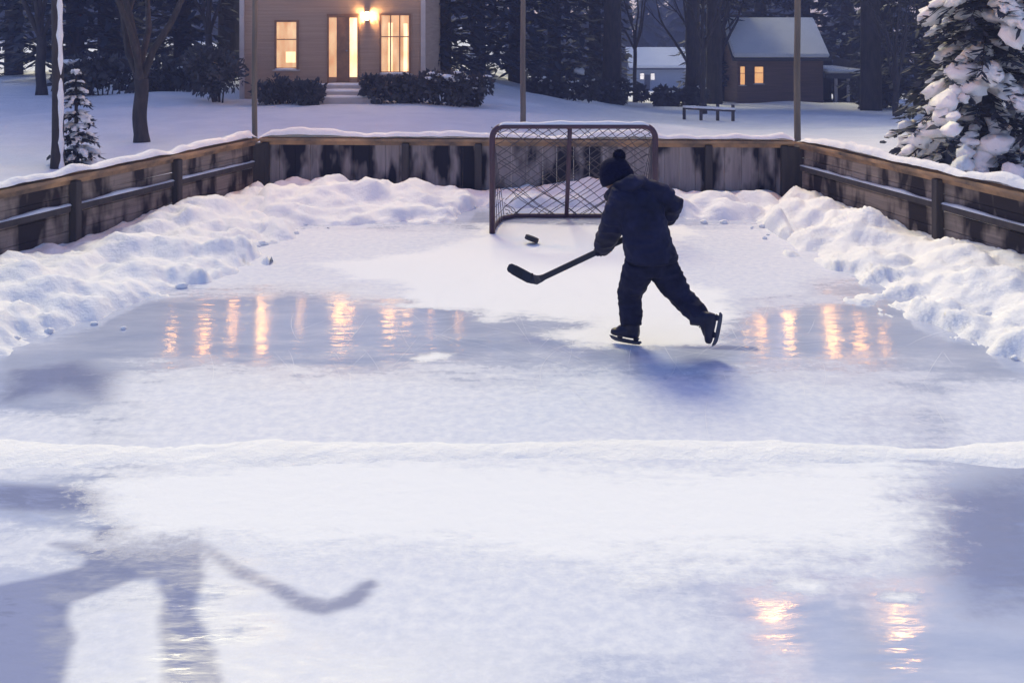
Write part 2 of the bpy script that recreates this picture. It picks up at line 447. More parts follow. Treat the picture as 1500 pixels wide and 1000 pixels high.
# ------------------------------------------------------------------ board fences
def board_fence(P0, P1, label, post_t, planks, stepn, seed):
    """P0..P1 base line; the rink lies on the side of 'inn'"""
    rnd = random.Random(seed)
    root = empty('board_fence', (P0 + P1) / 2, label, 'board fence', 'boards round the rink')
    t = (P1 - P0); L = t.length; t.normalize()
    inn = Vector((-t.y, t.x, 0))
    if inn.dot(Vector((.2, 8, 0)) - P0) < 0: inn = -inn
    ang = math.atan2(t.y, t.x)
    ts = [0.0] + list(post_t) + [1.0]
    for i in range(len(ts) - 1):
        a, b = ts[i] * L + .01, ts[i + 1] * L - .01
        m = MB()
        if planks == 'h':
            n = 4; h = (HB - .03) / n
            for k in range(n):
                c = P0 + t * ((a + b) / 2) - inn * (.025 + rnd.uniform(-.006, .006)) + Vector((0, 0, h * (k + .5) - .01))
                rot = Matrix.Rotation(ang, 3, 'Z') @ Matrix.Rotation(rnd.uniform(-.006, .006), 3, 'Y')
                m.box(c, (b - a, .034, h - rnd.uniform(.002, .007)), rot=rot)
            bevel(m.build('plank_panel', M['plank_h'], root), .005, 1)
        else:
            x = a
            while x < b - .02:
                w = min(rnd.uniform(.17, .24), b - x)
                c = P0 + t * (x + w / 2) - inn * (.025 + rnd.uniform(-.008, .008)) + Vector((0, 0, HB / 2 - .03))
                m.box(c, (w - .0025, .034, HB - .05), ang); x += w
            bevel(m.build('plank_panel', M['plank_v'], root), .005, 1)
    # posts on the rink side
    for k, q in enumerate(post_t):
        c = P0 + t * (q * L) + inn * .05
        m = MB(); m.box(c + Vector((0, 0, HB / 2 - .05)), (.10, .09, HB - .02), ang)
        bevel(m.build('post', M['darkpole'], root), .008)
    if planks == 'v':
        for c in (P0, P1):
            m = MB(); m.box(c + Vector((0, 0, HB / 2 - .06)) + inn * .02, (.2, .17, HB - .03), ang); bevel(m.build('corner_post', M['darkpole'], root), .012)
    # middle rail with a line of snow on it
    mr = MB(); ms = MB()
    for i in range(len(ts) - 1):
        a, b = ts[i] * L + .07, ts[i + 1] * L - .07
        if b - a < .2: continue
        z = .43 if planks == 'h' else .60
        if planks == 'h':
            mr.box(P0 + t * ((a + b) / 2) + inn * .028 + Vector((0, 0, z)), (b - a, .06, .07), ang)
            n = int((b - a) / .07); row = []
            sn, fs = [], []
            for j in range(n + 1):
                s_ = a + (b - a) * j / n
                th = max(0.003, .028 * nz(s_ * 1.6, seed, 2.0) + .014)
                base = P0 + t * s_ + Vector((0, 0, z + .036))
                sn += [base - inn * .006, base + inn * .01 + Vector((0, 0, th)), base + inn * .045 + Vector((0, 0, th * .8)), base + inn * .062 + Vector((0, 0, -.004))]
            fs = [(j * 4 + k, (j + 1) * 4 + k, (j + 1) * 4 + k + 1, j * 4 + k + 1) for j in range(n) for k in range(3)]
            ms.add(sn, fs, 0, True)
    if mr.v: bevel(mr.build('middle_rail', M['darkpole'], root), .006); ms.build('rail_snow', M['snow'], root, True)
    m = MB(); m.box(P0 + t * (L / 2) - inn * .0 + Vector((0, 0, HB - .018)), (L, .19, .04), ang)
    m.box(P0 + t * (L / 2) + inn * .0 + Vector((0, 0, HB - .068)), (L, .05, .055), ang)
    bevel(m.build('cap_rail', M['caprail'], root), .006)
    # lumpy snow on the cap rail
    n = int(L / .05); sn = []
    for j in range(n + 1):
        s_ = L * j / n
        p = P0 + t * s_
        th = .095 + .085 * nz(p.x * .9, p.y * .9, seed, 3) + .03 * nz(p.x * 4, p.y * 4, seed)
        e = min(1, j / 3, (n - j) / 3) if n > 6 else 1
        th = max(.004, th) * (.25 + .75 * e)
        wv = .095 + .02 * nz(p.x * 3, p.y * 3, seed + 5)
        b0_ = p + Vector((0, 0, HB))
        for q in (-1, -.85, -.4, 0, .35, .7, .86):
            zz = th * (1 - abs(q) ** 3)
            sn.append(b0_ + inn * (q * wv - .012) + Vector((0, 0, zz + .001 if abs(q) < .95 else 0)))
    m = MB(); m.add(sn, [(j * 7 + k, (j + 1) * 7 + k, (j + 1) * 7 + k + 1, j * 7 + k + 1) for j in range(n) for k in range(6)], 0, True)
    m.build('snow_cap', M['snow'], root, True)
    return root
def tq(P0, P1, px):      # parameter where the line P0-P1 crosses image column px
    k = (px - CX) / F
    a = P0.x - k * P0.y; b = P1.x - k * P1.y
    return a / (a - b)
board_fence(A - Vector((.02, .04, 0)), LFAR, 'left rink boards of grey brown planks under a snowy tan rail', [tq(A, LFAR, 258), .40, .62, .80, .98], 'h', 1, 1.0)
board_fence(A + Vector((.05, .06, 0)), B + Vector((-.05, .06, 0)), 'back rink boards running behind the goal net between two tall poles', [tq(A, B, 384), tq(A, B, 592), tq(A, B, 700), tq(A, B, 1042), tq(A, B, 1155)], 'v', 1, 2.0)
board_fence(B + Vector((.02, -.04, 0)), RFAR, 'right rink boards of brown planks leading to the snowy fir', [tq(B, RFAR, 1376), .56, .78, .98], 'h', 1, 3.0)

# ------------------------------------------------------------------ snow banks along the boards
def resample(P, n):
    L = [0]
    for i in range(len(P) - 1): L.append(L[-1] + (P[i + 1] - P[i]).length)
    out = []
    for k in range(n + 1):
        s_ = L[-1] * k / n; i = 0
        while i < len(P) - 2 and L[i + 1] < s_: i += 1
        q = (s_ - L[i]) / max(1e-6, L[i + 1] - L[i]); out.append(P[i].lerp(P[i + 1], q))
    return out
def lumps(x, y, sc, seed):
    d, _ = noise.voronoi(Vector((x * sc + .35 * noise.noise(Vector((x * 3, y * 3, seed))), y * sc, seed)))
    return max(0, 1 - d[0] * 1.45)
def snow_bank(outer, inner, label, seed, hmax, tp):
    n = int(sum((outer[i + 1] - outer[i]).length for i in range(len(outer) - 1)) / .035)
    O = resample(outer, n); I = resample(inner, n); mU = 46
    vs = []
    for j in range(n + 1):
        for k in range(mU + 1):
            u = k / mU * 1.32
            p = O[j].lerp(I[j], u)
            e = .12 * nz(p.x * .9, p.y * .9, seed, 4)
            uu = u * .84 + e * 1.9 + .10 * nz(p.x * 3.5, p.y * 3.5, seed + 3)
            prof = (.62 + .38 * sstep(0, .35, uu)) * (1 - sstep(.35, .98, uu))
            big = .5 + 1.25 * max(0, .5 + .8 * nz(p.x * .55, p.y * .55, seed + 9, 2))
            z = hmax * prof * big * .62
            msk = 1 - sstep(.78, 1.02, uu)
            z += msk * (.17 * lumps(p.x, p.y, 1.5, seed) + .030 * lumps(p.x, p.y, 3.6, seed + 1) + .012 * lumps(p.x, p.y, 12, seed + 2)) * (.35 + .65 * sstep(0, .3, uu))
            z += .022 * nz(p.x * 5, p.y * 5, seed) * msk
            z += .028 * (1 - abs(nz(p.x * 1.4, p.y * 1.4, seed + 21, 4)) * 3) * msk
            z = z - .03 * sstep(.8, 1.0, uu) - .02
            if tp: 
                q = min(1, min(j, n - j) * .035 / .55) if tp == 2 else min(1, ((n - j) if tp == 1 else j) * .035 / .55)
                q = q * q * (3 - 2 * q); z = z * q - .06 * (1 - q)
            vs.append((p.x, p.y, z))
    w = mU + 1
    m = MB(); m.add(vs, [(j * w + k, j * w + k + 1, (j + 1) * w + k + 1, (j + 1) * w + k) for j in range(n) for k in range(mU)], 0, True)
    # loose chunks at the foot
    rnd = random.Random(int(seed * 77))
    for q in range(int(n / 7)):
        j = rnd.randint(0, n); u = rnd.gauss(.9, .12)
        p = O[j].lerp(I[j], u); r = rnd.uniform(.012, .05)
        m.blob((p.x, p.y, r * .35), (r * rnd.uniform(.9, 1.6), r, r * .75), 9, 6, 0, .5)
    o = m.build('snow_bank', M['snow'], None, True)
    return tag(o, label, 'snow bank', 'shovelled snow banks along the boards')
inner_l = [Vector((-4.3, -1, 0)), Vector((-4.0, 3.5, 0)), gp(-30, 535), gp(77, 486), gp(150, 460), gp(215, 436), gp(272, 414), gp(330, 385), gp(392, 350), gp(450, 332)]
outer_l = [Vector((-5.4, -1, 0)), Vector((-6.3, 3.5, 0)), LFAR.lerp(A, .05), LFAR.lerp(A, .38), LFAR.lerp(A, .7), A + Vector((.02, -.03, 0)), A + Vector((.45, -.01, 0))]
snow_bank(outer_l, inner_l, 'lumpy shovelled snow bank along the left boards', 1.0, .24, 1)
inner_b = [gp(345, 372), gp(398, 348), gp(450, 331), gp(538, 323), gp(640, 322), gp(700, 304), gp(760, 300), gp(900, 300), gp(960, 306), gp(1020, 322), gp(1110, 328), gp(1150, 346), gp(1185, 365)]
snow_bank([A + dl * .3, A + Vector((.05, .0, 0)), B + Vector((-.02, .02, 0))], inner_b, 'low snow bank against the back boards behind the goal', 2.0, .26, 2)
inner_r = [gp(1095, 332), gp(1140, 345), gp(1218, 384), gp(1268, 415), gp(1322, 436), gp(1392, 465), gp(1480, 515), Vector((4.1, 4.5, 0)), Vector((4.4, -1, 0))]
snow_bank([B + Vector((-.45, .0, 0)), B + Vector((-.02, -.03, 0)), RFAR.lerp(B, .6), RFAR.lerp(B, .05), Vector((6.5, 3.5, 0)), Vector((5.4, -1, 0))], inner_r, 'lumpy shovelled snow bank along the right boards', 3.0, .24, 3)
# scraped ridge of snow across the near ice
m = MB(); vs = []; n = 300; kk = 14
for j in range(n + 1):
    x = -4.4 + 8.8 * j / n
    yc = 5.80 + .07 * nz(x * .5, 1.3, 0, 3); wd = .15 + .08 * nz(x * 1.3, 4.4, 0, 3)
    amp = .012 * (.75 + .9 * nz(x * .9, 8.8, 0, 3))
    for k in range(kk + 1):
        q = k / kk * 2 - 1
        y = yc + q * wd * 1.4
        z = max(0.0, amp) * max(0, 1 - q * q) ** 1.2 + .006 * lumps(x, y, 6, 4) * max(0, 1 - q * q) + .005 * nz(x * 12, y * 12, 5) * max(0, 1 - q * q) - .010 * abs(q) ** 2
        vs.append((x, y, z))
m.add(vs, [(j * (kk + 1) + k, (j + 1) * (kk + 1) + k, (j + 1) * (kk + 1) + k + 1, j * (kk + 1) + k + 1) for j in range(n) for k in range(kk)], 0, True)
tag(m.build('snow_ridge', M['snow'], None, True), 'flat white strip of scraped snow across the near ice', 'snow strip')

# ------------------------------------------------------------------ goal net
d0 = 11.78
XL, XR, ZT, dep = (721 - CX) / F * d0, (960 - CX) / F * d0, 1.235, .92
goal = empty('goal_net', ((XL + XR) / 2, d0, 0), 'dark red hockey goal with white snow on its crossbar', 'hockey goal')
rc = .14
def arc(c, a0, a1, r, n=6, y=d0):
    return [Vector((c[0] + r * math.cos(a0 + (a1 - a0) * i / n), y, c[1] + r * math.sin(a0 + (a1 - a0) * i / n))) for i in range(n + 1)]
fp = [Vector((XL, d0, 0))] + arc((XL + rc, ZT - rc), math.pi, math.pi / 2, rc) + arc((XR - rc, ZT - rc), math.pi / 2, 0, rc) + [Vector((XR, d0, 0))]
m = MB(); m.tube(fp, .034, 12); m.build('goal_frame', M['frame'], goal)
def netp(u, v):      # the sagging back of the net
    bow = .10 * math.sin(math.pi * v) - .03 * math.sin(math.pi * v) * math.sin(math.pi * u)
    inset = .16 * v
    return Vector((XL + inset + (XR - XL - 2 * inset) * u, d0 + dep * v ** 1.15 + bow, ZT * (1 - v) + .03 * v - .03 * math.sin(math.pi * u) * math.sin(math.pi * v)))
bp_ = [Vector((XL, d0, .03)), Vector((XL + .03, d0 + .35, .03)), Vector((XL + .10, d0 + .75, .03)), Vector((XL + .26, d0 + dep, .03)),
       Vector((XR - .26, d0 + dep, .03)), Vector((XR - .10, d0 + .75, .03)), Vector((XR - .03, d0 + .35, .03)), Vector((XR, d0, .03))]
m = MB(); m.tube(bp_, .028, 10); m.build('base_bar', M['frame'], goal)
um = ((835 - CX) / F * d0 - XL) / (XR - XL)
m = MB(); m.tube([Vector((XL + um * (XR - XL), d0 + .01, ZT)), netp(um, .5) + Vector((0, -.05, 0)), netp(um, 1.0)], .026, 10); m.build('centre_post', M['frame'], goal)
m = MB()
rn = random.Random(5)
def cord(fn, a, b, n=12, r=.0042):
    ph = rn.uniform(0, 6)
    p = [fn(a[0] + (b[0] - a[0]) * i / n + .010 * math.sin(ph + i * .8), a[1] + (b[1] - a[1]) * i / n) for i in range(n + 1)]
    m.tube(p, r, 4, cap=False)
Wd, Hd = XR - XL, 1.6
step = .115
def clip_diag(c, s, W, Hh):
    pts = []
    for t in range(0, 401):
        y = Hh * t / 400; x = c + s * y
        if 0 <= x <= W: pts.append((x / W, y / Hh))
    return (pts[0], pts[-1]) if len(pts) > 8 else None
c = -Hd
while c < Wd + Hd:
    for s in (1, -1):
        if rn.random() < .07: continue
        r_ = clip_diag(c + rn.uniform(-.032, .032), s * rn.uniform(.88, 1.12), Wd, Hd)
        if r_: cord(netp, *r_)
    c += step
for sx in (0, 1):     # side panels
    def side(u, v, sx=sx):
        e = netp(sx, v); f0 = Vector((XL if sx == 0 else XR, d0, e.z)); return f0.lerp(e, u)
    for k in range(1, 10): cord(side, (0, k / 10), (1, k / 10), 4)
    for k in range(1, 6): cord(side, (k / 6, .1), (k / 6, 1), 10)
m.build('netting', M['cord'], goal)
m = MB(); vs = []; n = 60
for j in range(n + 1):
    x = XL + .05 + (XR - XL - .1) * j / n
    zc = ZT
    e = (x - XL) if x - XL < rc else (XR - x if XR - x < rc else rc)
    zc = ZT - rc + math.sqrt(max(0, rc * rc - (rc - e) ** 2)) + .026
    th = max(.004, .022 + .03 * nz(x * 2.2, 3.3, 1, 3)) * min(1, j / 4, (n - j) / 4) + .002
    for q in (-1, -.6, 0, .6, 1): vs.append((x, d0 + q * .03, zc + th * (1 - q * q) - .008 * q * q))
m.add(vs, [(j * 5 + k, (j + 1) * 5 + k, (j + 1) * 5 + k + 1, j * 5 + k + 1) for j in range(n) for k in range(4)], 0, True)
m.build('bar_snow', M['snow'], goal, True)

# ------------------------------------------------------------------ poles, lamps, string lights
def pole(px, d, h, r, label, z0=0.0, lean=0.0, cat='pole'):
    x = (px - CX) / F * d
    root = empty('light_pole', (x, d, z0), label, cat, 'tall poles round the rink')
    m = MB(); n = 10
    m.tube([Vector((x + lean * (i / n) + .006 * math.sin(i * 1.7), d, z0 - .2 + (h + .2) * i / n)) for i in range(n + 1)], [r * (1 - .25 * i / n) for i in range(n + 1)], 12)
    m.build('pole_shaft', M['pole'], root)
    m = MB(); m.blob((x + .02, d - r * .5, z0 + .02), (r * 3.2, r * 3, .10), 12, 7, 0, .4); m.build('snow_mound', M['snow'], root)
    return root
pl = pole(373, 14.85, 6.2, .042, 'tall thin pole at the left back corner of the boards', 0)
pr = pole(1168, 14.55, 6.2, .05, 'tall thin pole at the right back corner of the boards', 0)
pm = pole(766, 25.0, 6.2, .07, 'tall pole in the yard directly behind the goal net', terrain(.27, 25))
# flood lamps on the right pole
for pol, pxp, dp, arms in ((pr, 1168, 14.55, ((-.38, 5.9), (1.35, 5.75))), (pl, 373, 14.85, ((.75, 5.2),))):
    xr = (pxp - CX) / F * dp
    for dx, zl in arms:
        m = MB(); m.tube([Vector((xr, dp, zl - .1)), Vector((xr + dx * .5, dp - .05, zl + .12)), Vector((xr + dx, dp - .1, zl + .1))], .018, 8)
        a = m.build('lamp_arm', M['cable'], pol)
        m = MB(); m.tube([Vector((xr + dx, dp - .1, zl + .14)), Vector((xr + dx, dp - .12, zl + .06)), Vector((xr + dx, dp - .14, zl - .02))], [.03, .11, .15], 12)
        m.build('lamp_hood', M['cable'], a)
        m = MB(); gr = .2 if pol is pl else .15; m.blob((xr + dx, dp - .14, zl - .06), (gr, gr, .07), 12, 8); m.build('lamp_glass', M['floodglass'], a)
def string_lights(P0, P1, sag, xs_px, label):
    root = empty('string_lights', P0, label, 'string lights', 'strings of bulbs over the yard')
    pt = lambda q: P0.lerp(P1, q) + Vector((0, 0, -sag * 4 * q * (1 - q)))
    m = MB(); m.tube([pt(i / 30) for i in range(31)], .012, 6); m.build('cable', M['cable'], root)
    for px, yr, rr in xs_px:                   # lanterns hang from the cable on cords of different length
        q = tq(P0, P1, px)
        p = pt(q); c = p.copy(); c.z = min(p.z - .15, (yr - YH) * p.y / F - H)
        m = MB(); m.tube([p, c + Vector((0, 0, rr * .9))], .012, 6)
        s_ = m.build('cord', M['cable'], root)
        m = MB(); m.blob(c, (rr, rr, rr * 1.3), 12, 8); m.build('bulb', M['bulb'], s_)
ptop = Vector(((766 - CX) / F * 25, 25, 5.9))
string_lights(Vector((-8.6, 22.0, 6.0)), ptop, .3, [(250, 512, .09), (297, 503, .13), (341, 468, .09), (379, 462, .08), (383, 494, .12), (440, 455, .06), (497, 458, .13), (512, 446, .08), (571, 448, .12), (596, 436, .08), (631, 455, .05), (672, 450, .07), (719, 470, .05)], 'string of warm bulbs from the bare tree to the middle pole')
string_lights(ptop, Vector((11.5, 23.5, 6.3)), .3, [(1092, 463, .08), (1114, 472, .12), (1154, 455, .13), (1160, 495, .10), (1212, 462, .10), (1222, 508, .14), (1262, 512, .13), (1296, 512, .08)], 'string of warm bulbs from the middle pole to the right')

# ------------------------------------------------------------------ buildings
def window(parent, x, z, w, h, y, glass, frame='brownframe', bars=1, fr=.06, kind='window'):
    m = MB()
    m.box((x, y - .03, z - h / 2 - fr / 2), (w + 2 * fr, .08, fr)); m.box((x, y - .03, z + h / 2 + fr / 2), (w + 2 * fr, .08, fr))
    for s in (-1, 1): m.box((x + s * (w / 2 + fr / 2), y - .03, z), (fr, .074, h))
    for k in range(bars): m.box((x - w / 2 + w * (k + 1) / (bars + 1), y - .02, z), (.035, .03, h))
    m.box((x, y - .022, z + h * .12), (w, .025, .03))
    f = m.build('window', M[frame], parent)
    m = MB(); m.box((x, y - .004, z), (w, .02, h)); m.build('pane', M[glass], f)
    m = MB(); m.box((x, y - .06, z - h / 2 - fr - .025), (w + 2 * fr + .1, .14, .045)); m.build('sill', M['trim'], f)
    m = MB(); m.blob((x, y - .07, z - h / 2 - fr + .012), (w / 2 + fr, .06, .035), 12, 6, 0, .3); m.build('sill_snow', M['snow'], f)
    return f
def gable_house(name, label, x0, x1, y0, y1, z0, ze, zr, wall, ridge='x', over=.45, snow_t=.22, cat='house'):
    root = empty(name, ((x0 + x1) / 2, y0, z0), label, cat)
    m = MB(); zb = z0 - .6
    xc, yc = (x0 + x1) / 2, (y0 + y1) / 2
    vs = [(x0, y0, zb), (x1, y0, zb), (x1, y1, zb), (x0, y1, zb), (x0, y0, ze), (x1, y0, ze), (x1, y1, ze), (x0, y1, ze)]
    fs = [(0, 1, 5, 4), (1, 2, 6, 5), (2, 3, 7, 6), (3, 0, 4, 7)]
    if ridge == 'x':
        vs += [(x0, yc, zr), (x1, yc, zr)]; fs += [(5, 6, 9), (7, 4, 8)]
    else:
        vs += [(xc, y0, zr), (xc, y1, zr)]; fs += [(4, 5, 8), (6, 7, 9)]
    m.add(vs, fs); m.build('wall', M[wall], root)
    def slab(bm, a0, a1, lift, t, ov):
        # two sloping slabs
        if ridge == 'x':
            half = (y1 - y0) / 2; sl = (zr - ze) / half
            for s in (-1, 1):
                e = Vector((0, yc + s * (half + ov), zr - sl * (half + ov) + lift)); r_ = Vector((0, yc, zr + lift))
                P = [Vector((x0 - ov, e.y, e.z)), Vector((x1 + ov, e.y, e.z)), Vector((x1 + ov, r_.y, r_.z)), Vector((x0 - ov, r_.y, r_.z))]
                bm.add(P + [p + Vector((0, 0, t)) for p in P], [(0, 1, 2, 3), (7, 6, 5, 4), (0, 4, 5, 1), (1, 5, 6, 2), (2, 6, 7, 3), (3, 7, 4, 0)])
        else:
            half = (x1 - x0) / 2; sl = (zr - ze) / half
            for s in (-1, 1):
                e = Vector((xc + s * (half + ov), 0, zr - sl * (half + ov) + lift)); r_ = Vector((xc, 0, zr + lift))
                P = [Vector((e.x, y0 - ov, e.z)), Vector((e.x, y1 + ov, e.z)), Vector((r_.x, y1 + ov, r_.z)), Vector((r_.x, y0 - ov, r_.z))]
                bm.add(P + [p + Vector((0, 0, t)) for p in P], [(0, 1, 2, 3), (7, 6, 5, 4), (0, 4, 5, 1), (1, 5, 6, 2), (2, 6, 7, 3), (3, 7, 4, 0)])
    m = MB(); slab(m, 0, 0, .02, .12, over); rf = m.build('roof', M['roof'], root, True)
    m = MB(); slab(m, 0, 0, .15, snow_t, over - .05); sn = m.build('roof_snow', M['snow'], rf, True)
    bevel(sn, .07, 3)
    return root, rf
# family house, left
hy = 32.0; zf = .52
def hx(px): return (px - CX) / F * hy
def hz(py): return H - (py - YH) * hy / F
hs, hrf = gable_house('family_house', 'tan two storey house with lit door and curtained windows beyond left boards', hx(352), hx(622), hy, hy + 7, 0, 6.3, 8.6, 'wall_mauve')
m = MB(); m.box((hx(440), hy + 3.2, 9.0), (.7, .6, 2.0)); m.build('chimney', M['brick'], hrf)
m = MB(); m.box((hx(620), hy - .03, 3.1), (.14, .1, 6.3)); m.build('corner_board', M['trim'], hs); m = MB(); m.box((hx(355), hy - .03, 3.1), (.14, .1, 6.3)); m.build('corner_board', M['trim'], hs)
window(hs, hx(420), hz(66), .62, 1.42, hy, 'lit_amber', 'brownframe', 0)
m_ = MB(); m_.box((hx(426), hy - .018, hz(84)), (.30, .012, .34)); tag(m_.build('lamp_glow', M['lit_bright'], hs), 'bright lamplit pane')
# door with two lit strips
dh = 2.05; dxc = hx(503)
m = MB()
m.box((dxc, hy - .03, zf + dh / 2), (.34, .06, dh - .06))
dr_ = m.build('door', M['brownframe'], hs)
m = MB()
for s in (-1, 1):
    m.box((dxc + s * .47, hy - .03, zf + dh / 2), (.05, .09, dh))
    m.box((dxc + s * .185, hy - .03, zf + dh / 2), (.03, .075, dh))
m.box((dxc, hy - .03, zf + dh + .04), (1.02, .094, .08))
m.build('door_frame', M['brownframe'], dr_)
for s in (-1, 1):
    m = MB(); m.box((dxc + s * .322, hy - .02, zf + dh / 2 + .06), (.24, .03, dh - .2)); m.build('door_pane', M['lit_bright'] if s > 0 else M['lit_amber'], dr_)
m = MB(); m.blob((dxc + .12, hy - .09, zf + .98), .03, 8, 6); m.build('handle', M['metal'], dr_)
# bay window with curtains
window(hs, hx(579), hz(64), .86, 1.75, hy, 'lit_amber', 'brownframe', 2)
m_ = MB(); m_.box((hx(572), hy - .018, hz(70)), (.13, .012, 1.55)); m_.box((hx(594), hy - .018, hz(70)), (.12, .012, 1.5)); m_.build('curtain', M['lit_bright'], hs)
for px, w in ((385, .8), (503, .9), (585, .9)): window(hs, hx(px), 4.85, w, 1.25, hy, 'lit_upper', 'trim', 1)
# porch steps
m = MB()
for k, (yy, zz, hw) in enumerate(((hy - .5, .46, .95), (hy - .95, .30, 1.15), (hy - 1.35, .14, 1.3))):
    m.box((dxc + .15, yy - .0, zz - .35), (hw * 2, .46, .70))
st = bevel(m.build('front_steps', M['trim'], hs), .01)
m = MB()
for k, (yy, zz, hw) in enumerate(((hy - .5, .46, .95), (hy - .95, .30, 1.15), (hy - 1.35, .14, 1.3))):
    m.blob((dxc + .15, yy, zz + .01), (hw * .95, .20, .06), 18, 6, 0, .25)
m.build('step_snow', M['snow'], st)
# porch lantern beside the door
m = MB(); m.box((dxc + .75, hy - .08, zf + 2.2), (.10, .12, .05)); m.box((dxc + .75, hy - .10, zf + 1.93), (.10, .10, .03))
m.box((dxc + .75, hy - .04, zf + 2.06), (.10, .05, .30))
ln = m.build('porch_lantern', M['cable'], hs)
m = MB(); m.box((dxc + .75, hy - .10, zf + 2.06), (.08, .08, .22)); m.build('lantern_glass', M['porchglass'], ln)
# cottage, right
cy = 60.0
def cx_(px): return (px - CX) / F * cy
def cz(py): return H - (py - YH) * cy / F
zc0 = cz(150)
ct, crf = gable_house('cottage', 'low brown cottage with two small amber windows behind right pole', cx_(1080), cx_(1206), cy, cy + 6, zc0, cz(84), cz(84) + 2.0, 'wall_brown', 'x', .35)
window(ct, cx_(1087.5), cz(111), .26, 1.05, cy, 'lit_deep', 'brownframe', 0, .04)
window(ct, cx_(1111.5), cz(110), .50, 0.95, cy, 'lit_deep', 'brownframe', 0, .04)
# lean-to with three pale posts
lt = empty('carport', (cx_(1235), cy, zc0), 'dark open carport on three pale posts beside the cottage', 'carport')
m = MB()
m.box((cx_(1232), cy + 5.2, (zc0 + cz(100)) / 2), (cx_(1262) - cx_(1210), .2, cz(100) - zc0 + .8))
m.box((cx_(1262), cy + 2.6, (zc0 + cz(100)) / 2), (.15, 5, cz(100) - zc0 + .8)); m.build('wall', M['darkpole'], lt)
m = MB(); m.box((cx_(1236), cy + 2.4, cz(111) ), (cx_(1270) - cx_(1209), 6.0, .3)); rf2 = m.build('roof', M['roof'], lt)
m = MB(); m.box((cx_(1236), cy + 2.4, cz(111) + .27), (cx_(1268) - cx_(1211), 5.9, .22)); bevel(m.build('roof_snow', M['snow'], rf2), .08, 3)
for px in (1222, 1240, 1252):
    m = MB(); m.box((cx_(px), cy - .3, (zc0 - .2 + cz(115)) / 2), (.16, .16, cz(115) - zc0 + .2)); m.build('post', M['trim'], lt)
# far pale blue house
by = 112.0
def bx_(px): return (px - CX) / F * by
def bz(py): return H - (py - YH) * by / F
bh, brf = gable_house('blue_house', 'small pale blue house with snowy roof far away among the trees', bx_(928), bx_(1002), by, by + 6, bz(134), bz(98), bz(76), 'wall_blue', 'x', .6, .3)
window(bh, bx_(940.5), bz(112), .42, .62, by, 'lit_pale', 'trim', 0, .05)
window(bh, bx_(956), bz(112.5), .42, .66, by, 'lit_pale', 'trim', 0, .05)
m = MB(); m.box((bx_(948), by - .04, bz(121)), (.6, .08, 1.7)); m.build('door', M['roof'], bh)
m = MB(); m.box((bx_(1020), by + 2.5, (bz(134) + bz(104)) / 2), (bx_(1042) - bx_(1002.5), 4, bz(104) - bz(134))); m.build('side_wing', M['wall_blue'], bh)
m = MB(); m.box((bx_(1021), by + 2.5, bz(104) + .2), (bx_(1046) - bx_(1002), 4.6, .38)); bevel(m.build('wing_roof_snow', M['snow'], bh), .1, 2)

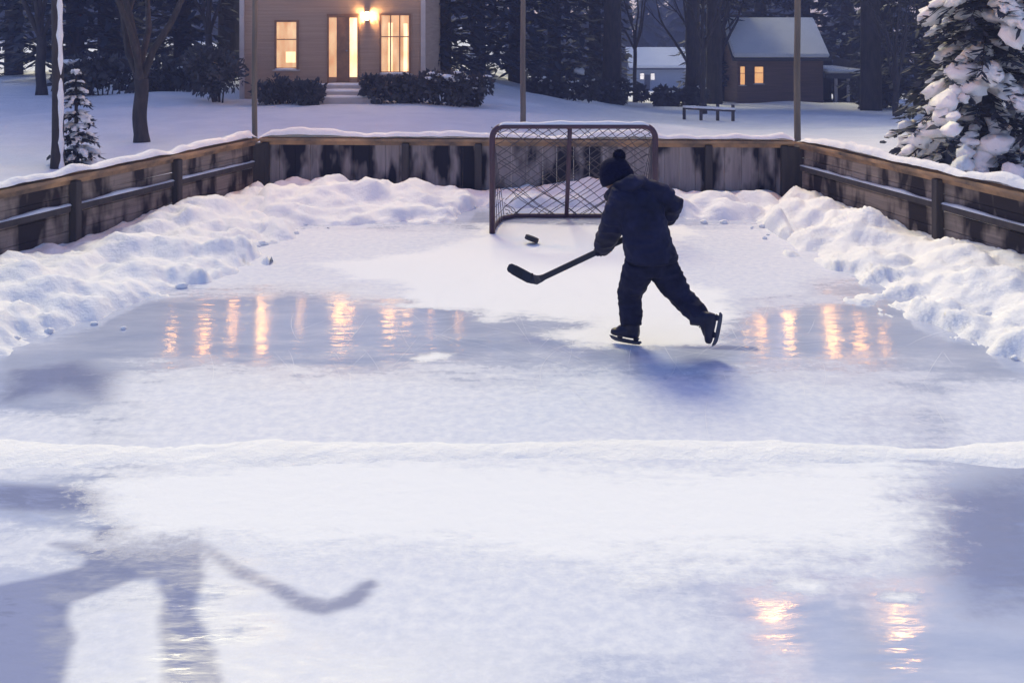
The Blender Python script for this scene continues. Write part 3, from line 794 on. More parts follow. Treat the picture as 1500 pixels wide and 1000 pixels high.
# ------------------------------------------------------------------ vegetation
def leaf(m, p, d, n, l, w, mi=0):
    d = d.normalized(); s = d.cross(n)
    s = s.normalized() if s.length > 1e-5 else d.orthogonal().normalized()
    m.add([p - s * w * .35, p + s * w * .35, p + d * l * .55 + s * w * .5, p + d * l, p + d * l * .55 - s * w * .5], [(0, 1, 2, 3, 4)], mi)
def conifer_mesh(seed, h, rad, whorls, per, sprays, size, snow=.0, z_low=.04, droop=.35, snow_r=.2):
    rnd = random.Random(seed)
    tr, fo, sn = MB(), MB(), MB()
    bend = Vector((rnd.uniform(-.02, .02), rnd.uniform(-.02, .02), 0))
    tr.tube([Vector((0, 0, -.3)), Vector((0, 0, h * .3)) + bend * h * .2, Vector((0, 0, h * .97)) + bend * h * .4], [h * .016 + .03, h * .012 + .02, .012], 8)
    for w in range(whorls):
        q = (w + rnd.uniform(-.3, .3)) / whorls
        q = max(0, min(.985, q)); z = h * (z_low + (1 - z_low) * q)
        r = rad * (1 - q) ** .85 * rnd.uniform(.75, 1.12) + .06
        for k in range(per):
            if rnd.random() < .07: continue
            a = 2 * math.pi * (k / per) + w * 1.7 + rnd.uniform(-.35, .35)
            o = Vector((math.cos(a), math.sin(a), 0)); L = r * rnd.uniform(.62, 1.1)
            dr0 = droop * rnd.uniform(.6, 1.3)
            base = Vector((0, 0, z)) + bend * z * .4
            bpnt = lambda t: base + o * L * t + Vector((0, 0, -dr0 * L * t * t + .10 * L * t))
            tr.tube([bpnt(0), bpnt(.5), bpnt(1)], [.008 + .012 * L, .006 + .006 * L, .004], 4, cap=False)
            side = Vector((-o.y, o.x, 0))
            for s in range(sprays):
                t = rnd.uniform(.12, 1.03); p = bpnt(t)
                sd = rnd.choice((-1, 1))
                dirn = o * rnd.uniform(.3, .9) + side * sd * rnd.uniform(.3, 1.0) + Vector((0, 0, rnd.uniform(-.65, .15)))
                l = size * rnd.uniform(.6, 1.35) * (.55 + .45 * min(1, L / rad * 1.5))
                leaf(fo, p + Vector((0, 0, rnd.uniform(-.1, .05) * size)), dirn, Vector((rnd.uniform(-.6, .6), rnd.uniform(-.6, .6), 1)), l, l * rnd.uniform(.22, .42))
            if snow and rnd.random() < snow:
                for t in ([.3, .45, .58, .7, .82, .95] if snow > .3 else [rnd.uniform(.5, .95)]):
                    if rnd.random() < .3: continue
                    sz = snow_r * rnd.choice((.35, .5, .6, .8, 1.05)) * (.5 + .5 * L / rad)
                    p = bpnt(t) + Vector((rnd.uniform(-.4, .4), rnd.uniform(-.4, .4), .25)) * sz
                    rot = Matrix.Rotation(a, 3, 'Z') @ Matrix.Rotation(dr0 * 1.3 * t, 3, 'Y')
                    sn.blob(p, (sz * rnd.uniform(.9, 1.35), sz * rnd.uniform(.7, 1.05), sz * rnd.uniform(.4, .62)), 11, 7, 0, .8, rot)
    return tr, fo, sn
def offset(m, p, s=1.0, rz=0.0):
    c, sn_ = math.cos(rz) * s, math.sin(rz) * s
    m.v = [(v[0] * c - v[1] * sn_ + p.x, v[0] * sn_ + v[1] * c + p.y, v[2] * s + p.z) for v in m.v]
    return m
def conifer(name, pos, label, seed, group='dark trees behind the rink', needles='conifer', **kw):
    tr, fo, sn = conifer_mesh(seed, **kw)
    root = empty(name, pos, label, 'tree', group)
    offset(tr, pos).build('trunk', M['bark'], root)
    if kw.get('snow', 0) < .3:
        fo.add(sn.v, sn.f, 1, True)
        offset(fo, pos).build('crown', [M[needles], M['snow']], root)
    else:
        offset(fo, pos).build('crown', M[needles], root)
        tag(offset(sn, pos).build('snow_load', M['snow'], root), kind='stuff')
    return root
def copy_tree(src, pos, s, rz, label):
    c = src.copy(); COL.objects.link(c); c.location = pos; c.scale = (s, s, s); c.rotation_euler = (0, 0, rz); c['label'] = label
    for ch in src.children:
        d = ch.copy(); COL.objects.link(d); d.parent = c
    return c
def tpos(px, d):
    x = (px - CX) / F * d
    return Vector((x, d, terrain(x, d) - .05))
specA = dict(h=24.0, rad=2.9, whorls=52, per=8, sprays=15, size=.62, snow=.10, snow_r=.26)
specB = dict(h=24.0, rad=2.4, whorls=54, per=8, sprays=14, size=.55, snow=.08, snow_r=.24)
sA = conifer('spruce_tree', tpos(110, 42), 'broad dark spruce standing left of the forked bare tree', 101, **specA)
sB = conifer('spruce_tree', tpos(268, 43), 'dark spruce between the forked bare tree and the tan house', 102, **specB)
for src, px, d, s, lab in (
    (sB, 20, 47, 1.0, 'dark spruce at the far left end of the tree line'),
    (sA, 190, 50, 1.1, 'tall spruce straight behind the forked bare tree'),
    (sB, 648, 40, .95, 'dark spruce touching the right corner of the tan house'),
    (sA, 700, 47, 1.0, 'wide dark spruce just left of the middle pole'),
    (sB, 756, 50, 1.0, 'blue black spruce right behind the middle pole'),
    (sA, 812, 56, 1.05, 'broad blue black spruce right of the middle pole'),
    (sB, 872, 62, 1.1, 'slim blue black spruce left of the pale blue house'),
    (sB, 1052, 64, 1.15, 'slim spruce at the left gable of the brown cottage'),
    (sA, 1115, 74, 1.3, 'tall broad spruce behind the left half of the cottage roof'),
    (sB, 1178, 72, 1.3, 'tallest slim spruce behind the right half of the cottage roof'),
    (sA, 1240, 70, 1.25, 'dark spruce rising behind the carport'),
    (sB, 1298, 56, 1.0, 'dark slim spruce between the carport and the snowy fir'),
    (sA, 1350, 50, .95, 'broad dark spruce behind the tip of the snowy fir'),
    (sB, 1410, 46, 1.0, 'dark spruce hidden halfway behind the snowy fir'),
    (sA, 1490, 44, 1.0, 'dark spruce at the far right end of the tree line')):
    copy_tree(src, tpos(px, d), s, random.uniform(0, 6), lab)
# tall pines added to shade the yard: bare trunk below, crown high up
pA = conifer('added_shade_pine', tpos(1016, 55), 'tall pine added for shade, trunk between the pale blue house and the rail fence', 131, 'tall pines with high crowns added for shade', h=25, rad=3.3, whorls=36, per=8, sprays=16, size=.7, snow=.05, snow_r=.25, z_low=.32)
for px, d, lab in ((1046, 57, 'tall pine added for shade, trunk left of the cottage gable'), (896, 54, 'tall pine added for shade, trunk left of the pale blue house'), (1276, 47, 'tall pine added for shade, trunk right of the carport'),
                   (388, 45, 'tall pine added for shade behind the left end of the tan house'), (455, 46, 'tall pine added for shade behind the front door side of the tan house'), (530, 45, 'tall pine added for shade behind the middle of the tan house roof'), (600, 46, 'tall pine added for shade behind the right end of the tan house'), (335, 46, 'tall pine behind the tall dark shrub beside the house'), (160, 44, 'tall pine trunk left of the forked bare tree')):
    copy_tree(pA, tpos(px, d), random.uniform(1.1, 1.25), random.uniform(0, 6), lab)
# far wood
wood = MB(); rnd = random.Random(9)
for k in range(300):
    x = rnd.uniform(-150, 160); y = rnd.uniform(124, 175); h = rnd.uniform(20, 30)
    p = Vector((x, y, terrain(x, y) - .3)); n = 7
    for w in range(14):
        q = w / 14; r = (1 - q) * h * .13 + .3
        for i in range(11):
            a = rnd.uniform(0, 6.28); o = Vector((math.cos(a), math.sin(a), 0))
            leaf(wood, p + Vector((0, 0, h * (q + rnd.uniform(0, .08)))), o + Vector((0, 0, -.55)), Vector((0, 0, 1)), r * rnd.uniform(.8, 1.25), r * .5)
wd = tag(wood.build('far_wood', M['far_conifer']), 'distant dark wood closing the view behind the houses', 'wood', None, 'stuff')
# bare trees
def bare_tree(pos, label, seed, h, r0, fork, levels, spread, name='bare_tree', n0=4, group='bare trees around the rink'):
    rnd = random.Random(seed)
    root = empty(name, pos, label, 'tree', group)
    tr, cr, sn = MB(), MB(), MB()
    def branch(p, d, L, r, lev, mb_):
        pts = [p]; rad = [r]; n = 4
        q = p.copy(); dd = d.copy()
        for i in range(n):
            dd = (dd + Vector((rnd.gauss(0, .13), rnd.gauss(0, .13), rnd.gauss(.05, .09)))).normalized()
            q = q + dd * L / n; pts.append(q.copy()); rad.append(r * (1 - .55 * (i + 1) / n))
        mb_.tube(pts, rad, 8 if lev < 2 else (5 if lev < 4 else 4), cap=lev < 1)
        if lev >= levels: return
        for k in range(rnd.randint(2, 3) + (1 if lev > 1 else 0)):
            i = rnd.choice((2, 3, 4, 4)); base = pts[i]
            ax = dd.orthogonal().normalized(); ax.rotate(Quaternion(dd, rnd.uniform(0, 6.28)))
            nd = (dd + ax * rnd.uniform(.45, 1.0) * spread + Vector((0, 0, .12))).normalized()
            branch(base, nd, L * rnd.uniform(.55, .8), rad[i] * rnd.uniform(.6, .8), lev + 1, cr)
    n = 10
    tp = [pos + Vector((.05 * math.sin(i * .9) * r0 * 3, 0, -.25 + (fork + .25) * i / n)) for i in range(n + 1)]
    tr.tube(tp, [r0 * (1.45 - .45 * min(1, i / 3)) * (1 - .12 * i / n) for i in range(n + 1)], 12)
    tr.build('trunk', M['bark'], root)
    for k in range(n0):
        a = 6.28 * k / n0 + rnd.uniform(-.3, .3) + .3
        d = Vector((math.cos(a) * .55 * spread, math.sin(a) * .55 * spread, 1)).normalized()
        branch(tp[-1] - Vector((0, 0, .1)), d, h * .34 * rnd.uniform(.85, 1.1), r0 * .55, 1, cr)
    branch(tp[-1] - Vector((0, 0, .1)), Vector((-.1, 0, 1)), h * .36, r0 * .62, 1, cr)
    cr.build('crown', M['bark'], root)
    return root
bare_tree(tpos(206, 21.2), 'forked bare tree with thick dark trunk beyond left boards', 21, 8.5, .155, 1.35, 5, .95, 'bare_tree', 4)
bare_tree(tpos(1008, 58), 'dark thin bare tree just right of the pale blue house', 22, 11, .17, 2.4, 5, .7)
bare_tree(tpos(1030, 40), 'thin dark bare tree rising beside the low rail fence', 23, 9, .12, 2.6, 5, .6)
bare_tree(tpos(1052, 60), 'bare tree left of the cottage behind the rail fence', 24, 12, .2, 2.6, 5, .7)
bare_tree(tpos(930, 60), 'tall bare tree in front of the pale blue house corner', 25, 13, .12, 3.2, 5, .6)
bare_tree(tpos(1312, 40), 'bare tree with many thin stems left of the snowy fir', 26, 9, .13, 1.0, 5, .5, 'bare_tree', 5)
bare_tree(tpos(60, 34), 'bare tree in the shade behind the snow plastered trunk', 27, 10, .17, 2.0, 5, .8)
bare_tree(tpos(305, 40), 'bare tree between forked tree and house among dark shrubs', 28, 10, .15, 2.0, 5, .8)
# snow-plastered trunk at the left edge
pt_ = tpos(84, 17.2)
rt = empty('tree_trunk', pt_, 'straight tree trunk plastered with snow on its right side', 'tree')
m = MB(); m.tube([pt_ + Vector((.01 * math.sin(i), 0, -.2 + .7 * i)) for i in range(11)], [.10 * (1.35 if i == 0 else 1) * (1 - .035 * i) for i in range(11)], 12); m.build('trunk', M['bark'], rt)
m = MB()
m.tube([pt_ + Vector((.075 * (1 - .012 * i) + .012 * nz(i * .21, 4.1), -.035, i * .1 - .02)) for i in range(50)], [max(.02, .055 + .035 * nz(i * .33, 1.7) - .0004 * i) for i in range(50)], 10)
m.build('trunk_snow', M['snow'], rt)
m = MB()
for k in range(7):
    a = .9 * k; z = 3.1 + .28 * k
    m.tube([pt_ + Vector((0, 0, z)), pt_ + Vector((math.cos(a) * .7, math.sin(a) * .7, z + .6)), pt_ + Vector((math.cos(a) * 1.2, math.sin(a) * 1.2, z + 1.3))], [.03, .018, .006], 6)
m.build('crown', M['bark'], rt)
conifer('young_fir', tpos(112, 17.6), 'young fir loaded with snow right of the plastered trunk', 55, 'snowy firs', h=1.75, rad=.42, whorls=13, per=7, sprays=22, size=.13, snow=.75, snow_r=.085, droop=.4)
# big snow-laden fir at the right
conifer('snowy_fir', Vector(((1445 - CX) / F * 17.2, 17.2, -.05)), 'big fir with heavy white snow on its drooping boughs at right', 77, 'snowy firs',
        h=7.2, rad=2.05, whorls=26, per=11, sprays=50, size=.24, snow=.62, snow_r=.30, droop=.55, z_low=.02)
# shrubs
def shrub(pos, w, dpt, h, label, seed, n=1500, size=.13, snow=0):
    rnd = random.Random(seed)
    root = empty('shrub', pos, label, 'shrub', 'shrubs in the yard')
    st_, fo, sn = MB(), MB(), MB()
    cl = [(Vector((rnd.uniform(-.75, .75) * w / 2, rnd.uniform(-.6, .6) * dpt / 2, rnd.uniform(.35, .8) * h)), rnd.uniform(.22, .36) * min(w, h * 1.3)) for _ in range(9)]
    for c, r in cl:
        st_.tube([pos + Vector((c.x * .3, c.y * .3, -.1)), pos + c * .6, pos + c], [.03, .02, .008], 5, cap=False)
    for k in range(n):
        c, r = rnd.choice(cl)
        d = Vector((rnd.gauss(0, 1), rnd.gauss(0, 1), rnd.gauss(0, 1))).normalized()
        q = r * rnd.uniform(.55, 1.12)
        p = c + d * q
        if p.z < .02: continue
        l = size * rnd.uniform(.6, 1.5)
        leaf(fo, pos + p, d + Vector((rnd.gauss(0, .6), rnd.gauss(0, .6), rnd.gauss(0, .6))), d.orthogonal(), l, l * .55)
    st_.build('stems', M['bark'], root)
    for k in range(snow):
        c, r = rnd.choice(cl)
        sn.blob(pos + c + Vector((rnd.uniform(-.5, .5) * r, rnd.uniform(-.6, 0) * r, r * rnd.uniform(.75, 1.0))), (r * rnd.uniform(.25, .5), r * .3, r * .14), 9, 6, 0, .6)
    fo.add(sn.v, sn.f, 1, True); fo.build('foliage', [M['shrub'], M['snow']], root)
    return root
def sp(px, d): return tpos(px, d)
shrub(sp(322, 30.8), 1.6, 1.2, 1.75, 'tall dark shrub at the left corner of the tan house', 1, 2600)
shrub(sp(412, 30.6), 1.5, 1.0, .75, 'low dark shrub under the left lit window', 2, 1800)
shrub(sp(452, 30.3), .9, .9, .65, 'small dark shrub left of the front steps', 3, 1200)
shrub(sp(545, 30.6), .5, .5, .95, 'narrow pointed shrub right of the front steps', 4, 800)
shrub(sp(590, 30.4), 1.7, 1.0, .72, 'wide low shrub under the curtained window', 5, 1900)
shrub(sp(650, 30.2), 1.3, 1.0, .95, 'snow dusted shrub off the right corner of the house', 6, 1800, .13, 14)
shrub(sp(690, 31.0), 1.1, 1.0, 1.0, 'dark shrub with snow spots left of the middle pole', 7, 1600, .13, 10)
shrub(sp(826, 44), 3.4, 1.5, .95, 'long low hedge right of the middle pole with snow on top', 8, 2200, .2, 22)
shrub(sp(900, 50), 2.6, 1.5, 1.2, 'low dark hedge in front of the pale blue house', 9, 2000, .2, 8)
shrub(sp(980, 54), 4.2, 1.5, 1.0, 'wide low hedge right of the pale blue house', 10, 2200, .22, 8)
shrub(sp(1285, 50), 2.2, 1.4, 1.5, 'dark shrub between the carport and the snowy fir', 11, 2200, .2, 4)
shrub(sp(150, 33), 2.6, 1.6, 1.3, 'dark shrub left of the forked bare tree trunk', 12, 2400, .18, 6)
shrub(sp(258, 34), 2.2, 1.6, 1.1, 'low dark shrub right of the forked bare tree trunk', 13, 2400, .18, 5)
# low rail fence with snow on its rail
ra_, rb_ = tpos(1000, 37), tpos(1076, 36)
rf_ = empty('rail_fence', (ra_ + rb_) / 2, 'low dark rail fence with snow along its top before the cottage', 'fence')
tz = max(ra_.z, rb_.z) + .42
for q in (.03, .36, .68, .97):
    p = ra_.lerp(rb_, q); m = MB(); m.box((p.x, p.y, (tz + p.z) / 2 + .05), (.1, .1, tz - p.z + .3)); m.build('post', M['darkpole'], rf_)
for dz in (0,):
    m = MB(); m.tube([Vector((ra_.x, ra_.y - .07, tz + dz)), Vector((rb_.x, rb_.y - .07, tz + dz))], .04, 8); r_ = m.build('rail', M['darkpole'], rf_)
    if dz == 0:
        m = MB(); m.tube([Vector((ra_.x + (rb_.x - ra_.x) * k / 14, ra_.y - .07 + (rb_.y - ra_.y) * k / 14, tz + .06)) for k in range(15)], [.045 + .025 * abs(nz(k * .5, 3)) for k in range(15)], 8); m.build('rail_snow', M['snow'], r_)

# ------------------------------------------------------------------ skater
fwd = Vector((-.5, .86, 0)).normalized(); rgt = Vector((fwd.y, -fwd.x, 0))
foot = gp(921, 505)
sk = empty('person', Vector((foot.x, foot.y, 0)), 'child in dark navy jacket and pompom hat skating towards the goal', 'person')
J = dict(
 pelvis=pp(953, 388, 7.74), waist=pp(947, 350, 7.76), chest=pp(937, 306, 7.82), neck=pp(917, 270, 7.90), head=pp(900, 253, 7.96),
 ls=pp(906, 292, 7.72), le=pp(896, 333, 7.82), lh=pp(881, 366, 8.06),
 rs=pp(963, 287, 7.92), re=pp(986, 300, 7.90), rh=pp(974, 322, 8.02),
 lhip=pp(936, 392, 7.70), lk=pp(922, 432, 7.78), la=pp(925, 482, 7.74),
 rhip=pp(968, 392, 7.78), rk=pp(1000, 436, 7.68), ra=pp(1030, 468, 7.52))
# ---- body (one continuous mesh)
hd = J['head']; fd = (fwd * .8 + Vector((-.45, 0, -.25))).normalized()        # where the face looks
hs_ = fd.cross(Vector((0, 0, 1))).normalized(); hu = hs_.cross(fd).normalized()
HR = Matrix((hs_, fd, hu)).transposed()
def hp(x, y, z): return hd + HR @ Vector((x, y, z))
m = MB()
m.blob(hd, (.085, .10, .115), 20, 14, 0, 0, HR)
m.blob(hp(0, .045, -.07), (.06, .06, .055), 16, 10, 0, 0, HR)                   # jaw
m.blob(hp(0, .085, -.035), (.05, .03, .03), 12, 8, 0, 0, HR)                    # cheeks and mouth
m.tube([hp(0, .09, .012), hp(0, .112, -.018), hp(0, .113, -.026)], [.009, .014, .013], 8)   # nose
m.tube([hp(-.02, .108, -.058), hp(0, .113, -.056), hp(.02, .108, -.058)], .007, 8)          # lips
for s in (-1, 1):
    m.blob(hp(s * .088, -.005, -.015), (.012, .022, .032), 8, 8, 0, 0, HR)      # ears
    m.blob(hp(s * .033, .088, .016), (.017, .012, .011), 8, 6, 0, 0, HR)        # eyelids
m.tube([hd + Vector((0, 0, -.05)), J['neck'], J['chest']], [.058, .058, .09], 14)
m.loft([(J['pelvis'], rgt * .13, fwd * .09), (J['waist'], rgt * .125, fwd * .085), (J['chest'], rgt * .15, fwd * .10), (J['neck'].lerp(J['chest'], .35), rgt * .10, fwd * .07)])
for a, b, c in (('ls', 'le', 'lh'), ('rs', 're', 'rh')):
    m.tube([J['chest'].lerp(J[a], .6), J[a], J[b], J[b].lerp(J[c], .9)], [.05, .048, .038, .028], 12)
for a, b, c in (('lhip', 'lk', 'la'), ('rhip', 'rk', 'ra')):
    m.tube([J['pelvis'].lerp(J[a], .7), J[a], J[b], J[c]], [.075, .078, .052, .036], 12)
m_b = m.build('body', M['skin'], sk); remesh(m_b, .009, 3)
for s in (-1, 1):
    m = MB(); m.blob(hp(s * .033, .097, .016), .008, 10, 8); m.build('eye', M['rubber'], sk)
# hair under the hat
m = MB(); m.blob(hp(0, -.03, -.015), (.091, .083, .105), 18, 12, 0, .08, HR); m.build('hair', M['hair'], sk)
# ---- trousers
m = MB()
m.loft([(J['pelvis'] + Vector((0, 0, .10)), rgt * .165, fwd * .13), (J['pelvis'], rgt * .175, fwd * .135), (J['pelvis'] + Vector((0, 0, -.07)), rgt * .16, fwd * .12)])
lb = J['la'] + Vector((0, 0, .035))
m.tube([J['lhip'] + Vector((.01, 0, .03)), J['lhip'].lerp(J['lk'], .5), J['lk'], J['lk'].lerp(lb, .3), J['lk'].lerp(lb, .7), lb], [.115, .108, .089, .083, .083, .076], 16)
rb = J['ra'].lerp(J['rk'], .12)
m.tube([J['rhip'] + Vector((-.005, 0, .03)), J['rhip'].lerp(J['rk'], .5), J['rk'], J['rk'].lerp(rb, .35), J['rk'].lerp(rb, .75), rb], [.12, .108, .084, .08, .076, .068], 16)
t_ = m.build('trousers', M['trousers'], sk); remesh(t_, .010, 3, .012, 9, 2.2)
# ---- jacket
up = (J['chest'] - J['pelvis']).normalized()
m = MB()
hem = pp(955, 379, 7.74)
m.loft([(hem, rgt * .205, fwd * .165), (pp(954, 370, 7.74), rgt * .207, fwd * .168), (J['waist'], rgt * .19, fwd * .16), (pp(942, 325, 7.79), rgt * .186, fwd * .16), (J['chest'] + up * .03, rgt * .185, fwd * .155),
        (pp(931, 283, 7.85), rgt * .165, fwd * .13), (pp(923, 271, 7.88), rgt * .105, fwd * .09), (pp(916, 264, 7.90), rgt * .075, fwd * .07)])
lw = J['le'].lerp(J['lh'], .78)
m.tube([J['chest'].lerp(J['ls'], .45), J['ls'], J['ls'].lerp(J['le'], .5), J['le'], J['le'].lerp(lw, .5), lw], [.10, .092, .088, .086, .082, .074], 16)
rw = J['re'].lerp(J['rh'], .8)
m.tube([J['chest'].lerp(J['rs'], .4), J['rs'], J['rs'].lerp(J['re'], .5), J['re'], J['re'].lerp(rw, .5), rw], [.10, .09, .084, .082, .077, .068], 16)
m.tube([pp(926, 274, 7.86), pp(946, 279, 7.88), pp(966, 285, 7.90), pp(980, 293, 7.90)], [.075, .085, .088, .08], 14)
# hood bunched behind the neck
m.tube([pp(897, 281, 7.80), pp(910, 274, 7.76), pp(928, 267, 7.78), pp(941, 268, 7.86), pp(941, 272, 7.98)], [.038, .05, .055, .052, .04], 12)
# collar point under the chin
m.tube([pp(912, 276, 7.86), pp(898, 284, 7.90), pp(890, 290, 7.96)], [.06, .05, .03], 12)
j_ = m.build('jacket', M['jacket'], sk); remesh(j_, .010, 3, .014, 8, 1.9)
m = MB()     # hem band, cuffs
n = 28; ring = []
m.loft([(hem + Vector((0, 0, -.018)), rgt * .202, fwd * .162), (hem + Vector((0, 0, -.005)), rgt * .212, fwd * .172), (hem + Vector((0, 0, .022)), rgt * .213, fwd * .174), (hem + Vector((0, 0, .034)), rgt * .203, fwd * .164)])
for q, e in ((lw, J['le']), (rw, J['re'])):
    t = (q - e).normalized(); m.tube([q - t * .03, q - t * .02, q + t * .012, q + t * .02], [.070, .078, .077, .066], 16)
m.build('jacket_trim', M['trousers'], j_)
# ---- hat
m = MB()
tilt = HR @ Matrix.Rotation(R(-10), 3, 'X')
hc = pp(901, 252, 7.95)
rings = []
for k in range(9):
    th = k / 8 * math.pi / 2
    rr = .124 * math.cos(th) ** .75 if k < 8 else .006
    rings.append((hc + tilt @ Vector((0, 0, -.03 + .145 * math.sin(th))), tilt @ Vector((rr * .98, 0, 0)), tilt @ Vector((0, rr * 1.06, 0))))
m.loft(rings, n=28)
ht = m.build('hat', M['knit'], sk)
for v in ht.data.vertices:      # knitted ribs
    pass
m = MB()
rings = []
for z, rr in ((-.085, .112), (-.080, .126), (-.05, .131), (-.02, .130), (-.012, .12)):
    rings.append((hc + tilt @ Vector((0, 0, z)), tilt @ Vector((rr * .98, 0, 0)), tilt @ Vector((0, rr * 1.06, 0))))
m.loft(rings, n=40); m.build('hat_brim', M['knit'], ht)
pc = pp(907, 228, 7.95)
m = MB(); rnd = random.Random(3)
m.blob(pc, .044, 14, 10, 0, .2)
for k in range(420):
    d = Vector((rnd.gauss(0, 1), rnd.gauss(0, 1), rnd.gauss(0, 1))).normalized()
    leaf(m, pc + d * .036, d, d.orthogonal(), rnd.uniform(.012, .022), .008)
m.build('pompom', M['knit'], ht)
# ---- hockey stick (held, so a thing of its own)
Lh, Rh = J['lh'], J['rh']
ax = (Lh - Rh).normalized()
heel = Lh + ax * ((Lh - pp(803, 409, 8.25)).length)
toe = pp(747, 392, 8.35); mid = pp(775, 407, 8.28)
st = empty('hockey_stick', heel, 'dark wooden hockey stick swung low in front of the skating child', 'hockey stick')
def slat(m, pts, hw, ht_, nrm):
    vs = []; fs = []
    for i, p in enumerate(pts):
        t = (pts[min(i + 1, len(pts) - 1)] - pts[max(i - 1, 0)]).normalized()
        s = nrm.cross(t).normalized(); n_ = t.cross(s).normalized()
        w = hw[i]; h = ht_
        for a, b in ((-1, -.6), (-.8, -1), (.8, -1), (1, -.6), (1, .6), (.8, 1), (-.8, 1), (-1, .6)): vs.append(p + s * w * a + n_ * h * b)
    k = 8
    for i in range(len(pts) - 1):
        for q in range(k): fs.append((i * k + q, i * k + (q + 1) % k, (i + 1) * k + (q + 1) % k, (i + 1) * k + q))
    fs += [tuple(reversed(range(k))), tuple(range((len(pts) - 1) * k, len(pts) * k))]
    m.add(vs, fs, 0, False); return m
view = Vector((0, -1, .2))
m = MB(); slat(m, [Rh - ax * .07, Rh, Lh, Lh.lerp(heel, .5), heel], [.023] * 5, .013, view); m.build('shaft', M['stick'], st, True)
bz_ = [heel - ax * .05, heel + ax * .0, heel.lerp(mid, .35) + Vector((0, 0, -.012)), heel.lerp(mid, .8) + Vector((0, 0, -.006)), mid.lerp(toe, .35), mid.lerp(toe, .75), toe, toe + (toe - mid).normalized() * .018]
m = MB(); slat(m, bz_, [.02, .028, .036, .038, .039, .039, .036, .02], .008, view); m.build('blade', M['stick'], st, True)
m = MB(); slat(m, [mid.lerp(heel, .3), mid, mid.lerp(toe, .4), mid.lerp(toe, .8)], [.0385, .041, .0415, .0405], .0095, view); m.build('blade_tape', M['rubber'], st, True)
# ---- gloves: palm, four fingers and a thumb closed round the shaft
def glove(c, wrist, axis_):
    m = MB()
    w = (c - wrist).normalized()
    a = (axis_ - w * axis_.dot(w)).normalized(); k = w.cross(a).normalized()
    pc_ = c - w * .035 - k * .028
    m.tube([wrist - w * .02, wrist + w * .03, pc_], [.045, .043, .042], 12)
    m.blob(pc_, (.045, .045, .04), 12, 8)
    for i, (o, ln) in enumerate(((-.039, .9), (-.013, 1.05), (.013, 1.0), (.039, .82))):
        b0_ = c + a * o - k * .030 - w * .010
        pts = [b0_]
        for th in (.5, 1.2, 2.0, 2.8):
            pts.append(c + a * o + (-k * math.cos(th) + w * math.sin(th)) * (.034 * ln))
        m.tube(pts, [.0165, .016, .0155, .0145, .013], 10)
    m.tube([pc_ - a * .035, c - a * .048 - k * .02 - w * .02, c - a * .052 + k * .012 - w * .018, c - a * .03 + k * .034 - w * .0], [.02, .018, .0165, .014], 10)
    g = m.build('glove', M['glove'], sk, True)
    return g
glove(Lh, lw, ax); glove(Rh, rw, ax)
# ---- skates
def skate(ankle, toe_dir, up_dir, tag_=None):
    t = toe_dir.normalized(); u = (up_dir - t * up_dir.dot(t)).normalized(); s = t.cross(u)
    at = lambda f_, v: ankle + t * f_ + u * v
    m = MB()
    # foot of the boot, sole 0.085 below the ankle
    rings = [(at(-.062, -.045), u * .035, s * .034), (at(-.045, -.048), u * .046, s * .041), (at(0, -.048), u * .05, s * .043), (at(.05, -.054), u * .042, s * .044), (at(.10, -.062), u * .034, s * .044), (at(.135, -.066), u * .028, s * .038), (at(.155, -.068), u * .018, s * .024)]
    m.loft(rings, n=18)
    m.loft([(at(-.012, -.05), t * .055, s * .044), (at(-.008, 0), t * .056, s * .05), (at(-.004, .05), t * .062, s * .056), (at(-.002, .085), t * .066, s * .06)], n=18)
    m.tube([at(.04, -.015), at(.075, -.035), at(.10, -.045)], [.03, .03, .025], 10)
    b = m.build('skate_boot', M['boot'], sk); remesh(b, .006, 3)
    for f_ in (-.04, .085):       # holder posts above the runner
        m = MB(); m.loft([(at(f_, -.088), t * .026, s * .014), (at(f_, -.118), t * .015, s * .006)], n=12)
        m.build('blade_holder', M['boot'], b)
    m = MB(); prof = [(-.085, -.118), (-.07, -.134), (-.03, -.138), (.06, -.138), (.12, -.134), (.15, -.122), (.168, -.100), (.150, -.099), (.115, -.106), (0, -.109), (-.06, -.109), (-.08, -.108)]
    vs = [at(a, v) + s * .004 for a, v in prof] + [at(a, v) - s * .004 for a, v in prof]; n = len(prof)
    m.add(vs, [tuple(range(n)), tuple(reversed(range(n, 2 * n)))] + [(i, i + n, (i + 1) % n + n, (i + 1) % n) for i in range(n)])
    m.build('blade', M['blade'], b, True)
    m = MB()
    for k in range(5): m.tube([at(.045 + .008 * k, .03 - .016 * k) - s * .025, at(.055 + .008 * k, .033 - .016 * k), at(.045 + .008 * k, .03 - .016 * k) + s * .025], .003, 6)
    m.build('laces', M['rubber'], b)
laZ = J['la'].copy(); laZ.z = .146
skate(laZ, Vector((-.92, .36, .05)), Vector((0, 0, 1)))
skate(J['ra'], pp(1026, 500, 7.50) - pp(1033, 462, 7.52), pp(1000, 458, 7.60) - pp(1030, 470, 7.52))
# ---- puck
pk = gp(779, 357)
m = MB(); rp, hp_ = .078, .026
tl = Matrix.Rotation(R(20), 3, 'Y') @ Matrix.Rotation(R(-6), 3, 'X')
prof = [(rp * .86, -hp_), (rp * .97, -hp_ * .9), (rp, -hp_ * .6), (rp, hp_ * .6), (rp * .97, hp_ * .9), (rp * .86, hp_)]
pcn = pk + Vector((0, 0, .055))
m.loft([(pcn + tl @ Vector((0, 0, z)), tl @ Vector((r_, 0, 0)), tl @ Vector((0, r_, 0))) for r_, z in prof], n=32)
tag(m.build('puck', M['rubber'], None, True), 'small black puck tipped on its edge on the ice before the goal', 'puck')

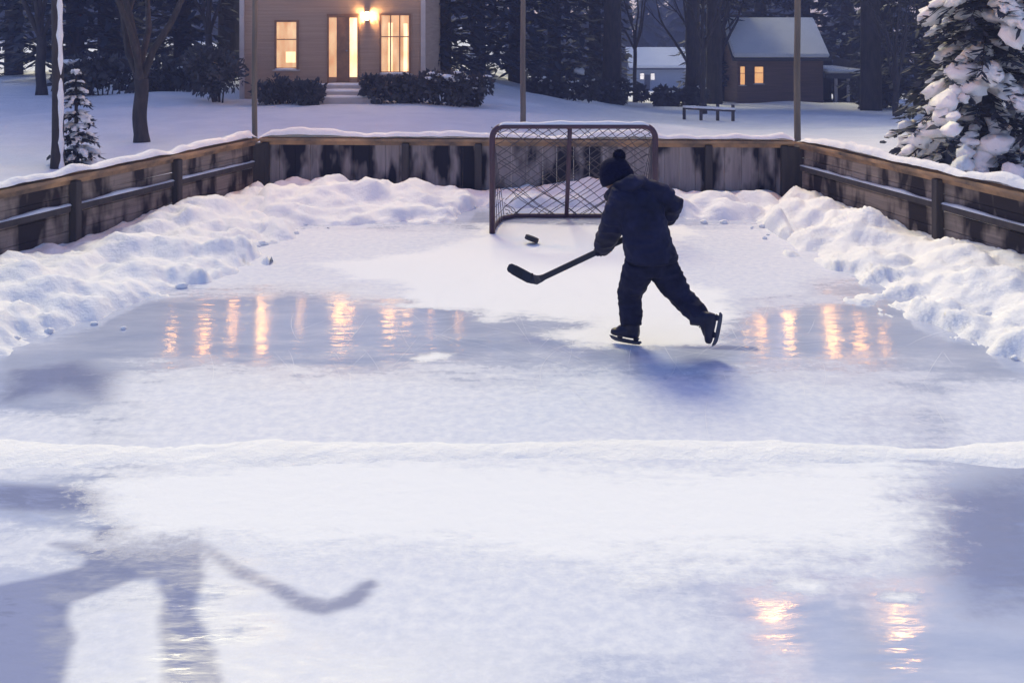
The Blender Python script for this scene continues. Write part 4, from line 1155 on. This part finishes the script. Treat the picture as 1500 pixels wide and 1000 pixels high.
# ------------------------------------------------------------------ evening air
def haze_build():
    m = bpy.data.materials.new('evening_haze'); m.use_nodes = True
    nt = m.node_tree; nt.nodes.remove(nt.nodes['Principled BSDF'])
    v = nt.nodes.new('ShaderNodeVolumePrincipled')
    v.inputs['Color'].default_value = (.42, .50, 1.0, 1); v.inputs['Density'].default_value = .0030
    nt.links.new(v.outputs[0], nt.nodes['Material Output'].inputs['Volume'])
    return m
zs = [v[2] for v in vs_ground]
hm = MB(); hm.box((0, 190, (min(zs) - 1 + 40) / 2), (760, 520, 40 - min(zs) + 1))
tag(hm.build('haze', haze_build()), kind='stuff')

# ------------------------------------------------------------------ light, world, camera
EL, AZ = R(41), R(-13)
W = bpy.data.worlds.new('World'); SC.world = W; W.use_nodes = True
nt = W.node_tree; bg = nt.nodes['Background']
sky = nt.nodes.new('ShaderNodeTexSky'); sky.sky_type = 'NISHITA'; sky.sun_disc = False
sky.sun_elevation = EL; sky.sun_rotation = AZ; sky.air_density = 1.2; sky.dust_density = .6; sky.ozone_density = 2.5
mx = nt.nodes.new('ShaderNodeMix'); mx.data_type = 'RGBA'; mx.blend_type = 'MULTIPLY'; mx.inputs[0].default_value = 1.0
mx.inputs[7].default_value = (.99, .91, 1.10, 1)
nt.links.new(sky.outputs[0], mx.inputs[6]); nt.links.new(mx.outputs[2], bg.inputs['Color'])
bg.inputs['Strength'].default_value = .14
sun = bpy.data.lights.new('sun', 'SUN'); sun.energy = 3.05; sun.angle = R(19); sun.color = (1.0, .90, .52)
so = bpy.data.objects.new('sun', sun); COL.objects.link(so)
dirv = Vector((math.sin(AZ) * math.cos(EL), math.cos(AZ) * math.cos(EL), math.sin(EL)))
so.rotation_euler = (-dirv).to_track_quat('-Z', 'Y').to_euler(); so.location = (3, 20, 15)

cam = bpy.data.cameras.new('camera'); co = bpy.data.objects.new('camera', cam); COL.objects.link(co)
co.location = (0, 0, H); co.rotation_euler = (R(90), 0, 0)
cam.sensor_width = 36; cam.lens = 36 * F / 1500; cam.shift_y = -(500 - YH) / 1500
cam.clip_end = 4000; cam.clip_start = .05
SC.camera = co
SC.view_settings.view_transform = 'Standard'; SC.view_settings.look = 'None'
SC.view_settings.exposure = .3; SC.view_settings.gamma = 1
